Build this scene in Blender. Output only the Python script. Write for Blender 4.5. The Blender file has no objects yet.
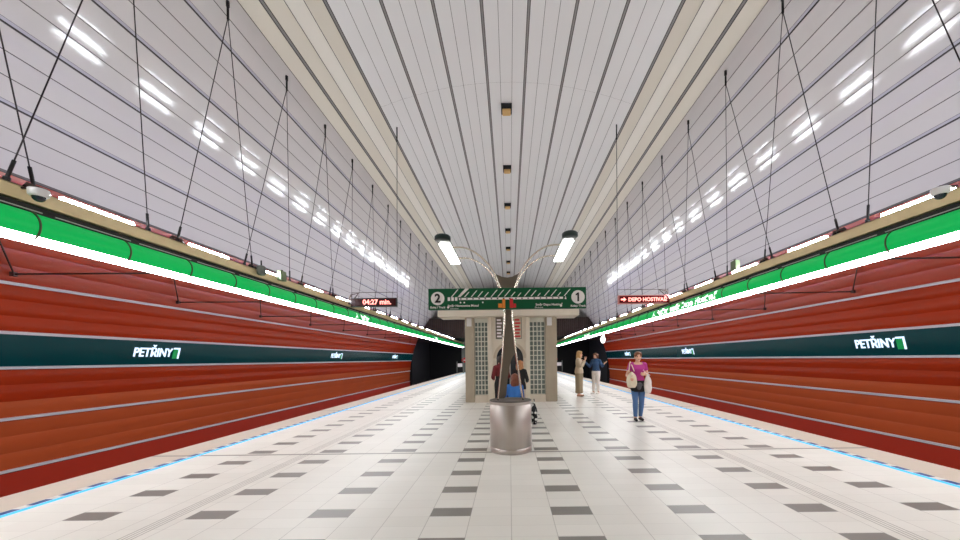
import bpy, bmesh, math, random
import numpy as np
from mathutils import Vector, Matrix

random.seed(7)
PI = math.pi
SC = bpy.context.scene
COL = SC.collection

# ------------------------------------------------------------------ camera, world, exposure
EYE = 1.53
F = 360.0
ROLL = 0.012
cam_d = bpy.data.cameras.new('camera')
cam = bpy.data.objects.new('camera', cam_d)
COL.objects.link(cam)
cam_d.sensor_width = 36.0
cam_d.lens = F / 960 * 36.0
cam_d.shift_x = -29.5 / 960
cam_d.shift_y = 89.0 / 960
cam_d.clip_start = 0.05
cam_d.clip_end = 300
cam.location = (0, 0, EYE)
cam.rotation_euler = (PI / 2, ROLL, 0)
SC.camera = cam

w = bpy.data.worlds.new('world')
SC.world = w
w.use_nodes = True
w.node_tree.nodes['Background'].inputs[0].default_value = (0.9, 0.93, 1.0, 1)
w.node_tree.nodes['Background'].inputs[1].default_value = 0.25

SC.view_settings.view_transform = 'Standard'
SC.view_settings.look = 'None'
SC.view_settings.exposure = 0.0
SC.view_settings.gamma = 1.0
SC.view_settings.use_curve_mapping = False
SC.cycles.use_denoising = True
SC.cycles.max_bounces = 10
SC.cycles.diffuse_bounces = 6
SC.cycles.glossy_bounces = 4
SC.cycles.sample_clamp_indirect = 6.0

E_UP = 98.0        # uplight lamps on the hanging beams
E_TUBE = 24.0       # white lower half of the platform tubes
E_GREEN = 0.56     # backlit green upper half
E_HEAD = 16.0      # the two lamp heads on the standard


def px(x, y, Z):
    """photo pixel at distance Z -> place in the hall"""
    dx, dy = x - 509.5, 359.0 - y
    xx = dx + ROLL * dy
    yy = dy - ROLL * dx
    return Vector((xx / F * Z, Z, EYE + yy / F * Z))


# ------------------------------------------------------------------ materials
def lin(c):
    def f(v):
        v /= 255.0
        return v / 12.92 if v <= 0.04045 else ((v + 0.055) / 1.055) ** 2.4
    return (f(c[0]), f(c[1]), f(c[2]), 1.0)


def mat(name, rgb, rough=0.5, metal=0.0, emit=None, strength=0.0, noise=0.0, nscale=8.0, spec=0.5, coat=0.0, stretch=None, bump=0.0):
    m = bpy.data.materials.new(name)
    m.use_nodes = True
    nt = m.node_tree
    b = nt.nodes['Principled BSDF']
    b.inputs['Base Color'].default_value = lin(rgb)
    b.inputs['Roughness'].default_value = rough
    b.inputs['Metallic'].default_value = metal
    b.inputs['Specular IOR Level'].default_value = spec
    b.inputs['Coat Weight'].default_value = coat
    b.inputs['Coat Roughness'].default_value = 0.08
    if emit is not None:
        b.inputs['Emission Color'].default_value = lin(emit)
        b.inputs['Emission Strength'].default_value = strength
    if noise or bump:
        tc = nt.nodes.new('ShaderNodeTexCoord')
        mp = nt.nodes.new('ShaderNodeMapping')
        nz = nt.nodes.new('ShaderNodeTexNoise')
        nz.inputs['Scale'].default_value = nscale
        nz.inputs['Detail'].default_value = 5
        if stretch:
            mp.inputs['Scale'].default_value = stretch
        nt.links.new(tc.outputs['Object'], mp.inputs['Vector'])
        nt.links.new(mp.outputs['Vector'], nz.inputs['Vector'])
        if noise:
            mx = nt.nodes.new('ShaderNodeMix')
            mx.data_type = 'RGBA'
            c = lin(rgb)
            mx.inputs['A'].default_value = [v * (1 - noise) for v in c[:3]] + [1]
            mx.inputs['B'].default_value = [min(1, v * (1 + noise)) for v in c[:3]] + [1]
            nt.links.new(nz.outputs['Fac'], mx.inputs['Factor'])
            nt.links.new(mx.outputs['Result'], b.inputs['Base Color'])
        if bump:
            bp = nt.nodes.new('ShaderNodeBump')
            bp.inputs['Strength'].default_value = bump
            bp.inputs['Distance'].default_value = 0.02
            nt.links.new(nz.outputs['Fac'], bp.inputs['Height'])
            nt.links.new(bp.outputs['Normal'], b.inputs['Normal'])
    return m


def emat(name, rgb, strength):
    m = bpy.data.materials.new(name)
    m.use_nodes = True
    nt = m.node_tree
    nt.nodes.clear()
    o = nt.nodes.new('ShaderNodeOutputMaterial')
    e = nt.nodes.new('ShaderNodeEmission')
    e.inputs[0].default_value = lin(rgb)
    e.inputs[1].default_value = strength
    nt.links.new(e.outputs[0], o.inputs[0])
    return m


M = {}
M['white_panel'] = mat('white_panel', (206, 201, 200), 0.1, spec=0.32, noise=0.02, nscale=0.6)
M['crown_panel_brightened'] = mat('crown_panel_brightened', (238, 237, 238), 0.16, spec=0.45, noise=0.02, nscale=0.6)  # white raised in the colour to offset weaker light at the crown
M['cream_panel'] = mat('cream_panel', (224, 217, 204), 0.35, spec=0.4, noise=0.02, nscale=0.6)
M['cream_light'] = mat('cream_light', (236, 231, 222), 0.35, spec=0.4, noise=0.02, nscale=0.6)
M['groove_grey'] = mat('groove_grey', (180, 176, 188), 0.5)
M['groove_mid'] = mat('groove_mid', (142, 138, 138), 0.5)
M['gap_dark'] = mat('gap_dark', (62, 58, 58), 0.8)
M['gap_mid'] = mat('gap_mid', (104, 98, 98), 0.8)
M['red_panel'] = mat('red_panel', (158, 48, 18), 0.2, spec=0.33, noise=0.06, nscale=0.7)
M['red_gloss'] = mat('red_gloss', (158, 48, 18), 0.3, spec=0.75, noise=0.06, nscale=0.7)
M['red_panel_lower_lit'] = mat('red_panel_lower_lit', (176, 78, 40), 0.2, spec=0.28, noise=0.06, nscale=0.7)  # lower red boards, with their warm reflected light put into the colour
M['skirt_red'] = mat('skirt_red', (168, 42, 18), 0.4, noise=0.08, nscale=2)
M['trim_white'] = mat('trim_white', (200, 196, 194), 0.35)
M['teal_band'] = mat('teal_band', (4, 58, 60), 0.14, spec=0.2)
M['beam_beige'] = mat('beam_beige', (232, 212, 166), 0.5, noise=0.06, nscale=6)
M['black'] = mat('black', (18, 17, 17), 0.5)
M['dark_tray'] = mat('dark_tray', (30, 26, 24), 0.6)
M['bracket_brown'] = mat('bracket_brown', (64, 44, 36), 0.6)
M['ring_brown'] = mat('ring_brown', (84, 82, 56), 0.5)
M['cable'] = mat('cable', (52, 46, 46), 0.45, metal=0.6)
M['grey_housing'] = mat('grey_housing', (150, 130, 125), 0.5)
M['uplight'] = emat('uplight', (240, 247, 255), E_UP)
M['tube_white'] = emat('tube_white', (250, 251, 253), E_TUBE)
M['tube_green'] = mat('tube_green', (0, 110, 44), 0.3, spec=0.25, emit=(0, 205, 98), strength=E_GREEN, noise=0.1, nscale=1.2)
M['violet_fill'] = emat('violet_fill', (110, 70, 255), 20.0)  # unseen glow, added to give the wall panels a violet sheen
M['steel'] = mat('steel', (190, 182, 176), 0.36, metal=1.0, noise=0.06, nscale=30, stretch=(1, 1, 0.02))
_b = M['steel'].node_tree.nodes['Principled BSDF']
_b.inputs['Anisotropic'].default_value = 0.85
_b.inputs['Anisotropic Rotation'].default_value = 0.25
_t = M['steel'].node_tree.nodes.new('ShaderNodeTangent')
_t.direction_type = 'RADIAL'
_t.axis = 'Z'
M['steel'].node_tree.links.new(_t.outputs[0], _b.inputs['Tangent'])
M['steel_dark'] = mat('steel_dark', (96, 92, 88), 0.35, metal=0.8)
M['chrome'] = mat('chrome', (222, 214, 202), 0.26, metal=1.0)
M['fin_grey'] = mat('fin_grey', (104, 94, 82), 0.42, metal=0.35)
M['lamp_head_white'] = emat('lamp_head_white', (255, 255, 250), E_HEAD)
M['lamp_green'] = mat('lamp_green', (16, 40, 36), 0.35)
M['lamp_grey'] = mat('lamp_grey', (96, 100, 94), 0.4)
M['sign_green'] = mat('sign_green', (2, 78, 46), 0.4, spec=0.3)
M['sign_white'] = mat('sign_white', (232, 228, 224), 0.5)
M['sign_orange'] = mat('sign_orange', (222, 132, 44), 0.5)
M['sign_red'] = mat('sign_red', (196, 36, 40), 0.5)
M['ink'] = mat('ink', (16, 14, 14), 0.5)
M['stone'] = mat('stone', (190, 176, 154), 0.5, noise=0.12, nscale=7, stretch=(1, 1, 0.3))
M['stone_light'] = mat('stone_light', (214, 204, 186), 0.45, noise=0.06, nscale=5)
M['stone_grey'] = mat('stone_grey', (168, 156, 136), 0.5, noise=0.14, nscale=6, stretch=(1, 1, 0.3))
M['block_frame'] = mat('block_frame', (208, 208, 196), 0.4)
M['glass_block'] = mat('glass_block', (116, 126, 120), 0.08, spec=0.7)
M['door_glass'] = mat('door_glass', (44, 50, 56), 0.1, spec=0.7)
M['dark_brown'] = mat('dark_brown', (52, 34, 30), 0.6)
M['tunnel_black'] = mat('tunnel_black', (10, 9, 9), 0.9)
M['paper_white'] = mat('paper_white', (226, 220, 220), 0.6)
M['casing_red'] = mat('casing_red', (190, 120, 116), 0.5)
M['led_panel'] = mat('led_panel', (24, 4, 5), 0.4, spec=0.15, emit=(120, 8, 12), strength=0.12)
M['led_panel_red'] = mat('led_panel_red', (64, 4, 8), 0.5, spec=0.1, emit=(150, 10, 18), strength=0.16)
M['led_red'] = emat('led_red', (255, 150, 140), 3.0)
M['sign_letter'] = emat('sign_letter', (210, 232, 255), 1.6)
M['tube_letter'] = emat('tube_letter', (240, 255, 245), 2.4)
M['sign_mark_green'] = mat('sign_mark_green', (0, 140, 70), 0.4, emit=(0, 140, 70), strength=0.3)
M['led_blue'] = emat('led_blue', (96, 200, 255), 1.25)
M['box_white'] = mat('box_white', (224, 222, 222), 0.4)
M['camera_glass'] = mat('camera_glass', (30, 40, 48), 0.08)
M['vent_amber'] = mat('vent_amber', (214, 174, 112), 0.4)
M['globe_white'] = emat('globe_white', (255, 250, 245), 2.0)
# people
M['skin'] = mat('skin', (226, 178, 152), 0.55)
M['skin_tan'] = mat('skin_tan', (206, 150, 120), 0.55)
M['magenta'] = mat('magenta', (184, 52, 140), 0.75, noise=0.1, nscale=20)
M['jeans'] = mat('jeans', (76, 110, 158), 0.8, noise=0.25, nscale=6)
M['denim'] = mat('denim', (52, 84, 124), 0.8, noise=0.25, nscale=9)
M['denim_bright'] = mat('denim_bright', (44, 104, 176), 0.8, noise=0.2, nscale=9)
M['cloth_black'] = mat('cloth_black', (24, 22, 24), 0.85)
M['cloth_grey'] = mat('cloth_grey', (84, 82, 88), 0.8)
M['cloth_cream'] = mat('cloth_cream', (226, 212, 188), 0.8, noise=0.1, nscale=10)
M['cloth_white'] = mat('cloth_white', (236, 228, 222), 0.8, noise=0.05, nscale=10)
M['beige_top'] = mat('beige_top', (204, 188, 164), 0.85, noise=0.1, nscale=8)
M['beige_dark'] = mat('beige_dark', (158, 142, 116), 0.85, noise=0.1, nscale=8)
M['maroon'] = mat('maroon', (104, 28, 32), 0.85)
M['hair_brown'] = mat('hair_brown', (104, 62, 36), 0.5, noise=0.35, nscale=40, stretch=(1, 1, 0.2))
M['hair_short'] = mat('hair_short', (126, 72, 42), 0.5, noise=0.35, nscale=40, stretch=(1, 1, 0.2))
M['hair_red'] = mat('hair_red', (112, 58, 34), 0.5, noise=0.6, nscale=40, stretch=(1, 1, 0.2))
M['hair_blond'] = mat('hair_blond', (198, 158, 104), 0.5, noise=0.3, nscale=40, stretch=(1, 1, 0.2))
M['hair_ginger'] = mat('hair_ginger', (176, 118, 70), 0.5, noise=0.35, nscale=40, stretch=(1, 1, 0.2))
M['hair_dark'] = mat('hair_dark', (40, 26, 22), 0.5, noise=0.3, nscale=40)
M['lips'] = mat('lips', (170, 84, 80), 0.5)
M['shoe_black'] = mat('shoe_black', (26, 24, 26), 0.5)
M['sandal'] = mat('sandal', (196, 152, 120), 0.6)


def pattern_mat():
    m = bpy.data.materials.new('patterned_cloth')
    m.use_nodes = True
    nt = m.node_tree
    b = nt.nodes['Principled BSDF']
    b.inputs['Roughness'].default_value = 0.8
    tc = nt.nodes.new('ShaderNodeTexCoord')
    v = nt.nodes.new('ShaderNodeTexVoronoi')
    v.inputs['Scale'].default_value = 14
    r = nt.nodes.new('ShaderNodeValToRGB')
    r.color_ramp.interpolation = 'CONSTANT'
    r.color_ramp.elements[0].color = (0.75, 0.75, 0.72, 1)
    r.color_ramp.elements[1].position = 0.42
    r.color_ramp.elements[1].color = (0.015, 0.015, 0.018, 1)
    nt.links.new(tc.outputs['Object'], v.inputs['Vector'])
    nt.links.new(v.outputs['Distance'], r.inputs['Fac'])
    nt.links.new(r.outputs['Color'], b.inputs['Base Color'])
    return m


M['patterned'] = pattern_mat()


def floor_mat():
    m = bpy.data.materials.new('platform_tiles')
    m.use_nodes = True
    nt = m.node_tree
    b = nt.nodes['Principled BSDF']
    L = nt.links
    tc = nt.nodes.new('ShaderNodeTexCoord')
    sp = nt.nodes.new('ShaderNodeSeparateXYZ')
    L.new(tc.outputs['Object'], sp.inputs[0])

    def inp(sock, v):
        if isinstance(v, (int, float)):
            sock.default_value = v
        else:
            L.new(v, sock)

    def op(kind, a, c=0.0, d=0.0):
        n = nt.nodes.new('ShaderNodeMath')
        n.operation = kind
        inp(n.inputs[0], a)
        inp(n.inputs[1], c)
        inp(n.inputs[2], d)
        return n.outputs[0]
    T = 0.4
    PER = 0.6224
    X, Y = sp.outputs[0], sp.outputs[1]
    ax = op('ABSOLUTE', X)
    u = op('DIVIDE', ax, T)
    col = op('FLOOR', u)
    m3 = op('MODULO', col, 3.0)
    is1 = op('COMPARE', m3, 1.0, 0.1)
    inside = op('LESS_THAN', u, 11.0)
    yy = op('SUBTRACT', Y, 3.519)
    v = op('DIVIDE', yy, PER)
    vf = op('FRACT', v)
    dark_v = op('LESS_THAN', vf, 0.315)
    dark = op('MULTIPLY', op('MULTIPLY', is1, inside), dark_v)
    # joints along the hall (every tile) and across
    uf = op('FRACT', op('ADD', u, 0.5))
    jl = op('LESS_THAN', op('ABSOLUTE', op('SUBTRACT', uf, 0.5)), 0.009)
    jl = op('MULTIPLY', jl, op('LESS_THAN', u, 11.2))
    cf = op('FRACT', op('ADD', op('DIVIDE', yy, PER / 3.0), 0.5))
    jc = op('LESS_THAN', op('ABSOLUTE', op('SUBTRACT', cf, 0.5)), 0.012)
    # wide expansion joint across the platform
    gf = op('FRACT', op('DIVIDE', op('SUBTRACT', Y, 5.89), 5.2))
    gj = op('LESS_THAN', gf, 0.013)
    # four ribs of the tactile guide strip
    tf = op('FRACT', op('DIVIDE', op('SUBTRACT', ax, 3.30), 0.04))
    tin = op('MULTIPLY', op('GREATER_THAN', ax, 3.30), op('LESS_THAN', ax, 3.46))
    tac = op('MULTIPLY', tin, op('LESS_THAN', tf, 0.32))
    # blue warning dashes
    df = op('FRACT', op('DIVIDE', Y, 0.28))
    din = op('MULTIPLY', op('GREATER_THAN', ax, 5.2), op('LESS_THAN', ax, 5.29))
    dash = op('MULTIPLY', din, op('LESS_THAN', df, 0.62))

    nz = nt.nodes.new('ShaderNodeTexNoise')
    nz.inputs['Scale'].default_value = 1.3
    nz.inputs['Detail'].default_value = 6
    L.new(tc.outputs['Object'], nz.inputs['Vector'])
    # each tile its own slight tone
    wn = nt.nodes.new('ShaderNodeTexWhiteNoise')
    cmb = nt.nodes.new('ShaderNodeCombineXYZ')
    L.new(op('FLOOR', op('DIVIDE', X, T)), cmb.inputs[0])
    L.new(op('FLOOR', op('DIVIDE', yy, PER / 3.0)), cmb.inputs[1])
    L.new(cmb.outputs[0], wn.inputs['Vector'])
    tone = op('ADD', op('MULTIPLY', nz.outputs['Fac'], 0.6), op('MULTIPLY', wn.outputs['Value'], 0.4))

    def mix(f, a, c):
        n = nt.nodes.new('ShaderNodeMix')
        n.data_type = 'RGBA'
        inp(n.inputs['Factor'], f)
        for s, q in (('A', a), ('B', c)):
            if isinstance(q, tuple):
                n.inputs[s].default_value = q
            else:
                L.new(q, n.inputs[s])
        return n.outputs['Result']
    base = mix(tone, lin((222, 219, 210)), lin((235, 232, 224)))
    outer = op('GREATER_THAN', ax, 5.3)
    base = mix(outer, base, lin((206, 194, 178)))
    base = mix(op('MULTIPLY', jl, 0.5), base, lin((140, 132, 124)))
    base = mix(op('MULTIPLY', jc, 0.22), base, lin((140, 132, 124)))
    darkc = mix(tone, lin((120, 116, 110)), lin((134, 130, 123)))
    base = mix(dark, base, darkc)
    base = mix(op('MULTIPLY', gj, 0.8), base, lin((120, 112, 104)))
    base = mix(op('MULTIPLY', tac, 0.75), base, lin((140, 134, 126)))
    base = mix(dash, base, lin((40, 84, 140)))
    L.new(base, b.inputs['Base Color'])
    b.inputs['Roughness'].default_value = 0.34
    b.inputs['Specular IOR Level'].default_value = 0.5
    return m


M['floor'] = floor_mat()


# ------------------------------------------------------------------ mesh collecting
class MB:
    def __init__(self):
        self.v, self.f, self.mi, self.sm = [], [], [], []

    def face(self, idx, mi=0, smooth=False):
        self.f.append(idx)
        self.mi.append(mi)
        self.sm.append(smooth)

    def box(self, x0, x1, y0, y1, z0, z1, mi=0):
        if x0 > x1: x0, x1 = x1, x0
        n = len(self.v)
        self.v += [(x, y, z) for x in (x0, x1) for y in (y0, y1) for z in (z0, z1)]
        for q in ((0, 1, 3, 2), (4, 6, 7, 5), (0, 4, 5, 1), (2, 3, 7, 6), (0, 2, 6, 4), (1, 5, 7, 3)):
            self.face(tuple(n + i for i in q), mi)
        return self

    def bev_box(self, x0, x1, y0, y1, z0, z1, bv, mi=0):
        """box with chamfered edges"""
        bm = bmesh.new()
        bmesh.ops.create_cube(bm, size=1)
        for p in bm.verts:
            p.co = ((x0 + x1) / 2 + p.co.x * (x1 - x0), (y0 + y1) / 2 + p.co.y * (y1 - y0), (z0 + z1) / 2 + p.co.z * (z1 - z0))
        bmesh.ops.bevel(bm, geom=bm.edges[:], offset=bv, segments=2, affect='EDGES', profile=0.5)
        bmesh.ops.recalc_face_normals(bm, faces=bm.faces[:])
        self.add_bm(bm, mi)
        return self

    def add_bm(self, bm, mi=0, smooth=False, mtx=None):
        n = len(self.v)
        bm.verts.index_update()
        for p in bm.verts:
            c = mtx @ p.co if mtx else p.co
            self.v.append(tuple(c))
        for f in bm.faces:
            self.face(tuple(n + p.index for p in f.verts), mi, smooth)
        bm.free()

    def tube(self, pts, r, seg=10, mi=0, cap=True):
        pts = [Vector(p) for p in pts]
        rs = r if isinstance(r, (list, tuple)) else [r] * len(pts)
        n0 = len(self.v)
        up = None
        for i, p in enumerate(pts):
            if i == 0: d = pts[1] - pts[0]
            elif i == len(pts) - 1: d = pts[-1] - pts[-2]
            else: d = (pts[i + 1] - p).normalized() + (p - pts[i - 1]).normalized()
            d.normalize()
            if up is None:
                up = Vector((0, 0, 1)) if abs(d.z) < 0.9 else Vector((0, 1, 0))
            a = d.cross(up).normalized()
            up = a.cross(d).normalized()
            for k in range(seg):
                t = 2 * PI * k / seg
                self.v.append(tuple(p + (a * math.cos(t) + up * math.sin(t)) * rs[i]))
        for i in range(len(pts) - 1):
            for k in range(seg):
                k2 = (k + 1) % seg
                self.face((n0 + i * seg + k, n0 + i * seg + k2, n0 + (i + 1) * seg + k2, n0 + (i + 1) * seg + k), mi, True)
        if cap:
            self.face(tuple(n0 + k for k in reversed(range(seg))), mi)
            e = n0 + (len(pts) - 1) * seg
            self.face(tuple(e + k for k in range(seg)), mi)
        return self

    def lathe(self, prof, seg=32, mi=0, center=(0, 0, 0), axis='Z', smooth=True):
        n0 = len(self.v)
        for (r, h) in prof:
            for k in range(seg):
                t = 2 * PI * k / seg
                a, c = r * math.cos(t), r * math.sin(t)
                p = (a, c, h) if axis == 'Z' else (a, h, c)
                self.v.append((center[0] + p[0], center[1] + p[1], center[2] + p[2]))
        for i in range(len(prof) - 1):
            for k in range(seg):
                k2 = (k + 1) % seg
                q = (n0 + i * seg + k, n0 + i * seg + k2, n0 + (i + 1) * seg + k2, n0 + (i + 1) * seg + k)
                self.face(q if axis == 'Z' else q[::-1], mi, smooth)
        return self

    def ellipsoid(self, c, r, seg=16, rings=10, mi=0):
        n0 = len(self.v)
        for i in range(rings + 1):
            a = -PI / 2 + PI * i / rings
            rr = max(math.cos(a), 1e-3)
            for k in range(seg):
                t = 2 * PI * k / seg
                self.v.append((c[0] + r[0] * rr * math.cos(t), c[1] + r[1] * rr * math.sin(t), c[2] + r[2] * math.sin(a)))
        for i in range(rings):
            for k in range(seg):
                k2 = (k + 1) % seg
                self.face((n0 + i * seg + k, n0 + i * seg + k2, n0 + (i + 1) * seg + k2, n0 + (i + 1) * seg + k), mi, True)
        self.face(tuple(n0 + k for k in reversed(range(seg))), mi, True)
        e = n0 + rings * seg
        self.face(tuple(e + k for k in range(seg)), mi, True)
        return self

    def capsule(self, a, b, ra, rb, seg=10):
        a, b = Vector(a), Vector(b)
        d = (b - a).normalized()
        pts, rs = [], []
        for i in range(5):
            t = -PI / 2 + PI / 2 * i / 4
            pts.append(a + d * ra * math.sin(t)); rs.append(max(ra * math.cos(t), 1e-4))
        for i in range(1, 5):
            t = PI / 2 * i / 4
            pts.append(b + d * rb * math.sin(t)); rs.append(max(rb * math.cos(t), 1e-4))
        pts.insert(5, b); rs.insert(5, rb)
        return self.tube(pts, rs, seg)

    def extrude(self, prof, y0, y1, mi=0, smooth=False, ny=1, closed=False):
        """prof: list of (x, z); sheet swept along the hall"""
        n0 = len(self.v)
        k = len(prof)
        for j in range(ny + 1):
            y = y0 + (y1 - y0) * j / ny
            self.v += [(p[0], y, p[1]) for p in prof]
        for j in range(ny):
            for i in range(k if closed else k - 1):
                i2 = (i + 1) % k
                self.face((n0 + j * k + i, n0 + j * k + i2, n0 + (j + 1) * k + i2, n0 + (j + 1) * k + i), mi, smooth)
        if closed:
            self.face(tuple(n0 + i for i in reversed(range(k))), mi)
            e = n0 + ny * k
            self.face(tuple(e + i for i in range(k)), mi)
        return self

    def prism(self, poly, y0, y1, mi=0):
        """poly of (x, z) facing -Y, given depth along Y"""
        n0 = len(self.v)
        k = len(poly)
        self.v += [(p[0], y0, p[1]) for p in poly] + [(p[0], y1, p[1]) for p in poly]
        self.face(tuple(n0 + i for i in range(k)), mi)
        self.face(tuple(n0 + k + i for i in reversed(range(k))), mi)
        for i in range(k):
            i2 = (i + 1) % k
            self.face((n0 + i, n0 + k + i, n0 + k + i2, n0 + i2), mi)
        return self

    def mesh(self, name, mats):
        me = bpy.data.meshes.new(name)
        me.from_pydata(self.v, [], self.f)
        for m in (mats if isinstance(mats, (list, tuple)) else [mats]):
            me.materials.append(m)
        me.polygons.foreach_set('material_index', self.mi)
        me.polygons.foreach_set('use_smooth', self.sm)
        me.update()
        return me

    def build(self, name, mats, parent=None, fix=True):
        me = self.mesh(name, mats)
        if fix:
            bm = bmesh.new()
            bm.from_mesh(me)
            bmesh.ops.recalc_face_normals(bm, faces=bm.faces[:])
            bm.to_mesh(me)
            bm.free()
        o = bpy.data.objects.new(name, me)
        COL.objects.link(o)
        if parent: o.parent = parent
        return o


def tag(o, label=None, cat=None, group=None, kind=None):
    if label: o['label'] = label
    if cat: o['category'] = cat
    if group: o['group'] = group
    if kind: o['kind'] = kind
    return o


def empty(name, loc=(0, 0, 0), rotz=0.0):
    o = bpy.data.objects.new(name, None)
    COL.objects.link(o)
    o.empty_display_size = 0.1
    o.location = loc
    o.rotation_euler = (0, 0, rotz)
    return o


def copy_tree(o, parent=None):
    c = o.copy()
    COL.objects.link(c)
    if parent: c.parent = parent
    for ch in list(o.children):
        copy_tree(ch, c)
    return c


def text_mesh(body, size, extrude=0.003, align='CENTER', bold=0.0):
    cu = bpy.data.curves.new('lettering', 'FONT')
    cu.body = body
    cu.size = size
    cu.align_x = align
    cu.align_y = 'CENTER'
    cu.extrude = extrude
    cu.offset = bold
    cu.resolution_u = 3
    o = bpy.data.objects.new('lettering_source', cu)
    COL.objects.link(o)
    dg = bpy.context.evaluated_depsgraph_get()
    me = bpy.data.meshes.new_from_object(o.evaluated_get(dg))
    bpy.data.objects.remove(o)
    bpy.data.curves.remove(cu)
    return me


def text(name, body, size, m, origin, xdir, up, parent=None, **kw):
    me = text_mesh(body, size, **kw)
    xd, u = Vector(xdir).normalized(), Vector(up).normalized()
    n = xd.cross(u)
    mt = Matrix((xd, u, n)).transposed().to_4x4()
    mt.translation = Vector(origin)
    me.transform(mt)
    me.materials.clear()
    me.materials.append(m)
    o = bpy.data.objects.new(name, me)
    COL.objects.link(o)
    if parent: o.parent = parent
    return o


# ------------------------------------------------------------------ hall section
R, CZ = 10.0, EYE - 2.0        # vault circle
Y0, Y1 = -7.0, 36.0
YV = 46.0                      # the vault runs on over the far bulkhead            # hall from behind the camera to the far portal
P = 0.107                      # angle of one group of three panels


def arc(phi, r=R, s=1):
    return (s * r * math.sin(phi), CZ + r * math.cos(phi))


def strip(mb, a, b, mi, s=1, r=R, bulge=0.0, n=1, y0=Y0, y1=Y1, smooth=False, skew=0.0):
    prof = []
    for i in range(n + 1):
        t = i / n
        prof.append(arc(a + (b - a) * t, r - bulge * 4 * t * (1 - t) - skew * t, s))
    mb.extrude(prof, y0, y1, mi, smooth)


# ceiling: white enamelled panels between grooves
cm = MB()
seams = [Y0, 10.4, 20.0, 29.6, YV]


def panel_group(a0, a1, s, mis, crown):
    g = 0.0105 / R
    wdt = (a1 - a0) / 3
    for i in range(3):
        a, b = a0 + wdt * i + g * 0.5, a0 + wdt * (i + 1) - g * 0.5
        if crown:
            for j in range(4):
                strip(cm, a, b, mis[i], s, R - (0.003 if j % 2 else 0.0), 0.003, 4, seams[j], seams[j + 1], True)
        else:
            strip(cm, a, b, mis[i], s, R - 0.016, 0.0015, 4, smooth=True, skew=-0.028, y1=YV)


GW = 0.068 / R
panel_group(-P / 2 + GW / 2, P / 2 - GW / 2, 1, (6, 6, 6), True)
strip(cm, -P / 2, P / 2, 5, 1, R + 0.02, n=3, y1=YV)
for s in (1, -1):
    for k in range(1, 10):
        a0, a1 = (k - 0.5) * P, (k + 0.5) * P
        if k == 4: mis = (2, 3, 2)
        elif k == 5: mis = (2, 0, 0)
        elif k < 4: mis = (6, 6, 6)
        else: mis = (0, 0, 0)
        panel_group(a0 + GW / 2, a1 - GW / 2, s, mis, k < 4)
        strip(cm, a0, a1, 5, s, R + 0.02, n=3, y1=YV)
        # groove: grey fillet with black gaps
        if k <= 5:
            strip(cm, a0 - GW / 2, a0 - GW * 0.32, 4, s, R + 0.015, y1=YV)
            strip(cm, a0 - GW * 0.32, a0 + GW * 0.32, 7, s, R + 0.008, y1=YV)
            strip(cm, a0 + GW * 0.32, a0 + GW / 2, 4, s, R + 0.015, y1=YV)
        else:
            strip(cm, a0 - GW / 2, a0 + GW * 0.18, 1, s, R + 0.008, y1=YV)
            strip(cm, a0 + GW * 0.18, a0 + GW / 2, 4, s, R + 0.015, y1=YV)
ceiling = cm.build('ceiling', [M['white_panel'], M['groove_grey'], M['cream_panel'], M['cream_light'], M['gap_dark'], M['gap_mid'], M['crown_panel_brightened'], M['groove_mid']], fix=False)
tag(ceiling, kind='structure')

# side walls: pillowed red enamel boards, white trims, teal name band
WB = [1.0165, 1.113, 1.209, 1.305, 1.375, 1.478, 1.582]
for s, nm in ((-1, 'left'), (1, 'right')):
    wm = MB()
    for k in (0, 1, 2, 4, 5):
        a0, a1 = WB[k] + 0.0015, WB[k + 1] - 0.0015
        for i in range(3):
            aa = a0 + (a1 - a0) * i / 3
            bb = a0 + (a1 - a0) * (i + 1) / 3
            strip(wm, aa, bb, 4 if k < 2 else 1 if (k == 5 or (k == 4 and i == 2)) else 0, s, R + 0.02, 0.016, 8, smooth=True, skew=0.004)
    strip(wm, 1.586, 1.80, 2, s, R - 0.02, n=3)
    strip(wm, 1.0, 1.80, 3, s, R + 0.06, n=14)
    wall = wm.build('wall_' + nm, [M['red_panel'], M['red_panel_lower_lit'], M['skirt_red'], M['gap_dark'], M['red_gloss']], fix=False)
    tag(wall, kind='structure')
    bm_ = MB()
    strip(bm_, WB[3], WB[4], 0, s, R - 0.005, n=2, smooth=True)
    b_ = bm_.build('trim_%d' % (1 if s < 0 else 2), M['teal_band'], fix=False)
    tag(b_, kind='structure')
    tm = MB()
    for a in (1.209, 1.305, 1.375, 1.478, 1.582):
        ww = 0.0027
        prof = [arc(a - ww, R + 0.03, s), arc(a - ww, R - 0.03, s), arc(a + ww, R - 0.03, s), arc(a + ww, R + 0.03, s)]
        tm.extrude(prof, Y0, Y1, 0)
    t_ = tm.build('trim_%d' % (3 if s < 0 else 4), M['trim_white'], fix=False)
    tag(t_, kind='structure')

# platform, track beds
YE = 44.0
fm = MB()
fm.box(-5.9, 5.9, Y0, YE, -0.25, 0.0)
tag(fm.build('floor', M['floor']), kind='structure')
pm = MB()
pm.box(-5.7, 5.7, Y0, YE, -1.3, -0.25)
pm.box(-11, 11, Y0, YE, -1.45, -1.3)
tag(pm.build('trim_5', M['dark_tray']), kind='structure')

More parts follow.
